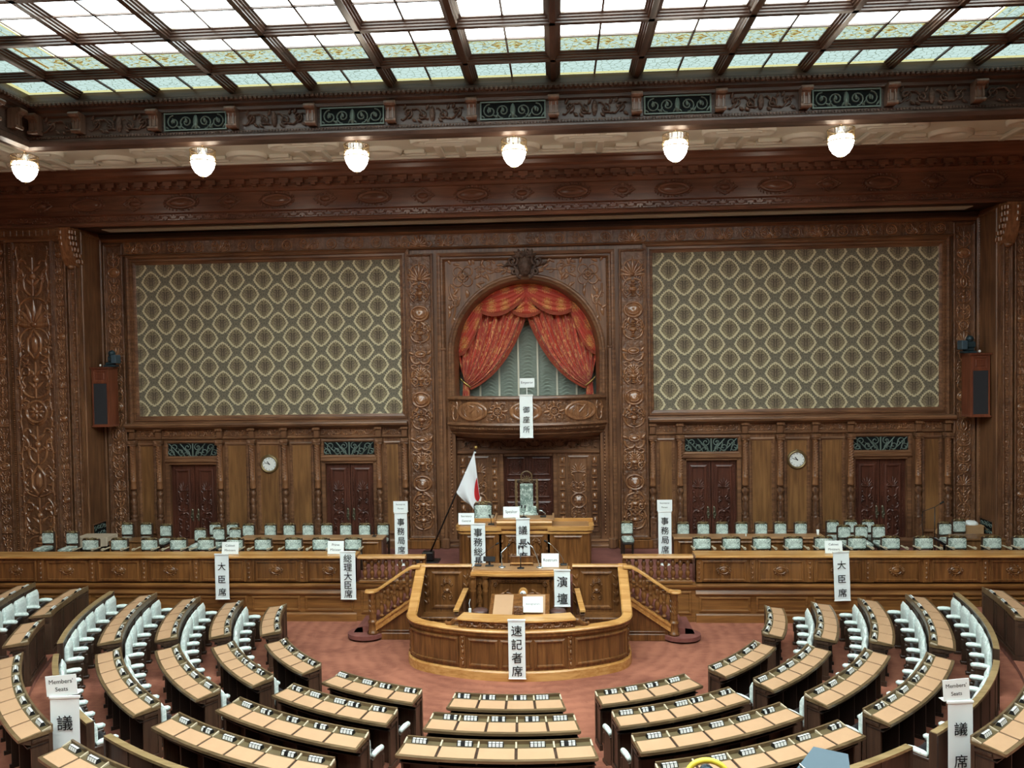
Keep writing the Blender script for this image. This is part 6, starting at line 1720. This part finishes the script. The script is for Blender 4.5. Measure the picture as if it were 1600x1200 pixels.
# stenographers' table inside the enclosure
t = thing('sloping_bookrest', 'double sloping oak bookrest with tan leather pads in the enclosure', 'bookrest', (.04, -6.95, .2))
tilt = Matrix.Translation((0, 0, 1.0)) @ Matrix.Rotation(.30, 4, 'X')
m = M(); m.T = tilt; m.box(-.64, .64, -.02, .85, -.04, 0, .01); m.box(-.64, .64, -.05, -.02, -.04, .03, .005); obj('board', m, 'bench', t)
for sg in (1, -1): m = M(); m.T = tilt; a, b = sorted((sg*.14, sg*.55)); m.box(a, b, .02, .8, 0, .008); obj('leather_pad', m, 'leather', t)
m = M(); m.box(-.58, .58, .05, .75, 0, .08, .01)
for sg in (1, -1): m.box(sg*.5-.03, sg*.5+.03, .1, .7, .08, 1.0)
obj('base', m, 'bench', t)
m = M(); m.T = Matrix.Translation((0, -.02, 1.0)); m.box(-.1, .1, 0, .1, .0, .22, .01); m.wallf((0, -.025, 1.0))
for cx, cy in ((0, .06), (0, .15), (-.06, .11), (.06, .11)): m.ring([(cx+.04*cos(a), cy+.04*sin(a)) for a in [2*PI*i/12 for i in range(12)]], [(0, 0), (.005, .012), (.015, .012), (.02, 0)])
obj('carved_block', m, 'carved', t)
t = thing('mantel_clock', 'small round-topped wooden clock standing behind the sloping bookrest', 'clock', (.10, -6.05, 1.20)); m = M(); m.box(-.12, .12, -.06, .06, 0, .04, .01); m.wallf((0, .05, 0)); m.prism([(-.1, .04), (.1, .04), (.1, .25)]+[(.1*cos(a), .25+.1*sin(a)) for a in [PI*i/12 for i in range(1, 12)]]+[(-.1, .25)], 0, .1); obj('case', m, 'rail', t); m = M().wallf((0, -.051, .24)); m.dome(0, 0, .065, .065, .012, 20, 3, .9); obj('dial', m, 'white', t)
m = M().wallf((0, -.065, .24)); m.rel([(0, 0), (-.03, .02)], .005, .004); m.rel([(0, 0), (-.045, .01)], .004, .004); obj('hands', m, 'ink', t)
obj('stand', M().box(-.09, .09, -.05, .09, -.92, 0, .01), 'bench', t)
for X, lb in ((-.82, 'left of the sloping bookrest'), (.86, 'right of the sloping bookrest')):
    t = thing('round_stool', f'round brown leather stool {lb} in the enclosure', 'stool', (X, -6.35, .2), 0, 'round stools in the enclosure'); m = M(); m.lathe([(0, .87), (.15, .87), (.175, .90), (.175, .94), (.15, .97), (0, .98)], 24); obj('seat', m, 'brownleather', t); m = M(); m.lathe([(.16, 0), (.16, .03), (.04, .06), (.035, .87)], 16); obj('pedestal', m, 'black', t)
for sg, s in ((-1, 'left'), (1, 'right')):
    t = thing('bench_end', f'sloping pale oak bench arm on carved post, {s} side of the enclosure', 'bench arm', (sg*1.40, -5.45, .2), 0, 'sloping bench arms in the enclosure')
    m = M(); v = [(-.06, -.55, .80), (.06, -.55, .80), (.06-sg*.1, .5, .98), (-.06-sg*.1, .5, .98)]; m.add(v+[(a, b, c+.045) for a, b, c in v], [(3, 2, 1, 0), (4, 5, 6, 7), (0, 1, 5, 4), (1, 2, 6, 5), (2, 3, 7, 6), (3, 0, 4, 7)]); obj('arm', m, 'rail', t)
    m = M(); m.box(-.045, .045, -.5, -.4, 0, .8, .01)
    for k in range(6): m.box(-.055, .055, -.51, -.39, .1+.12*k, .15+.12*k, .02)
    m.box(-sg*.08-.04, -sg*.08+.04, .38, .46, 0, .95, .01); obj('post', m, 'carved', t)
t = thing('power_adapter', 'small white device standing by the left stool', 'device', (-1.12, -5.75, .2)); obj('body', M().box(-.03, .03, -.02, .02, .68, .80, .008), 'white', t); obj('bracket', M().box(-.012, .012, -.012, .02, 0, .7), 'black', t); obj('cord', M().tube([(0, 0, .8), (-.02, .03, .9), (.0, .08, .98)], .006, 6), 'white', t)

# gallery edge below the viewpoint with covered equipment
struct('trim_10', M().box(-9, 9, -20.4, -19.3, 4.3, 4.44, .02).box(-9, 9, -20.2, -19.5, 3.2, 4.3), 'wall')
t = thing('equipment_case', 'blue-grey topped hard case at the bottom edge, right of centre', 'case', (1.86, -19.72, 4.44), 0)
v = [(-.27, -.30, .16), (.20, -.34, .12), (.265, .0, .385), (.13, .02, .405)]
m = M(); m.add(v+[(a, b, c+.02) for a, b, c in v], [(3, 2, 1, 0), (4, 5, 6, 7), (0, 1, 5, 4), (1, 2, 6, 5), (2, 3, 7, 6), (3, 0, 4, 7)]); obj('lid', m, 'bluegrey', t)
m = M(); v1 = [(a*.96, b*.96, c) for a, b, c in v]; v0 = [(a, b, 0) for a, b, c in v1]; m.add(v0+v1, [(3, 2, 1, 0), (4, 5, 6, 7), (0, 1, 5, 4), (1, 2, 6, 5), (2, 3, 7, 6), (3, 0, 4, 7)]); obj('body', m, 'teal', t)
obj('handle', M().tube([(.06, -.06, .355), (.05, -.06, .39), (.08, -.09, .37), (.09, -.14, .29)], .005, 6), 'chrome', t)
m = M()
for x, y, z in ((.02, -.14, .295), (.18, -.06, .355)): m.ell((x, y, z), (.03, .03, .012), 10, 4)
obj('stud', m, 'bluegrey', t)
t = thing('yellow_cable', 'loop of yellow cable at the bottom edge left of the case', 'cable', (1.545, -19.72, 4.44))
obj('loop', M().tube([(-.1+.0, 0, .0)]+[(-.0+.085*cos(a), .02*sin(a), .30+.06*sin(a)) for a in [PI-PI*i/12 for i in range(13)]]+[(.12, 0, 0)], .012, 8), 'yellow', t); m = M(); m.ell((0, .02, .31), (.035, .03, .03), 10, 6); obj('plug', m, 'bluegrey', t)
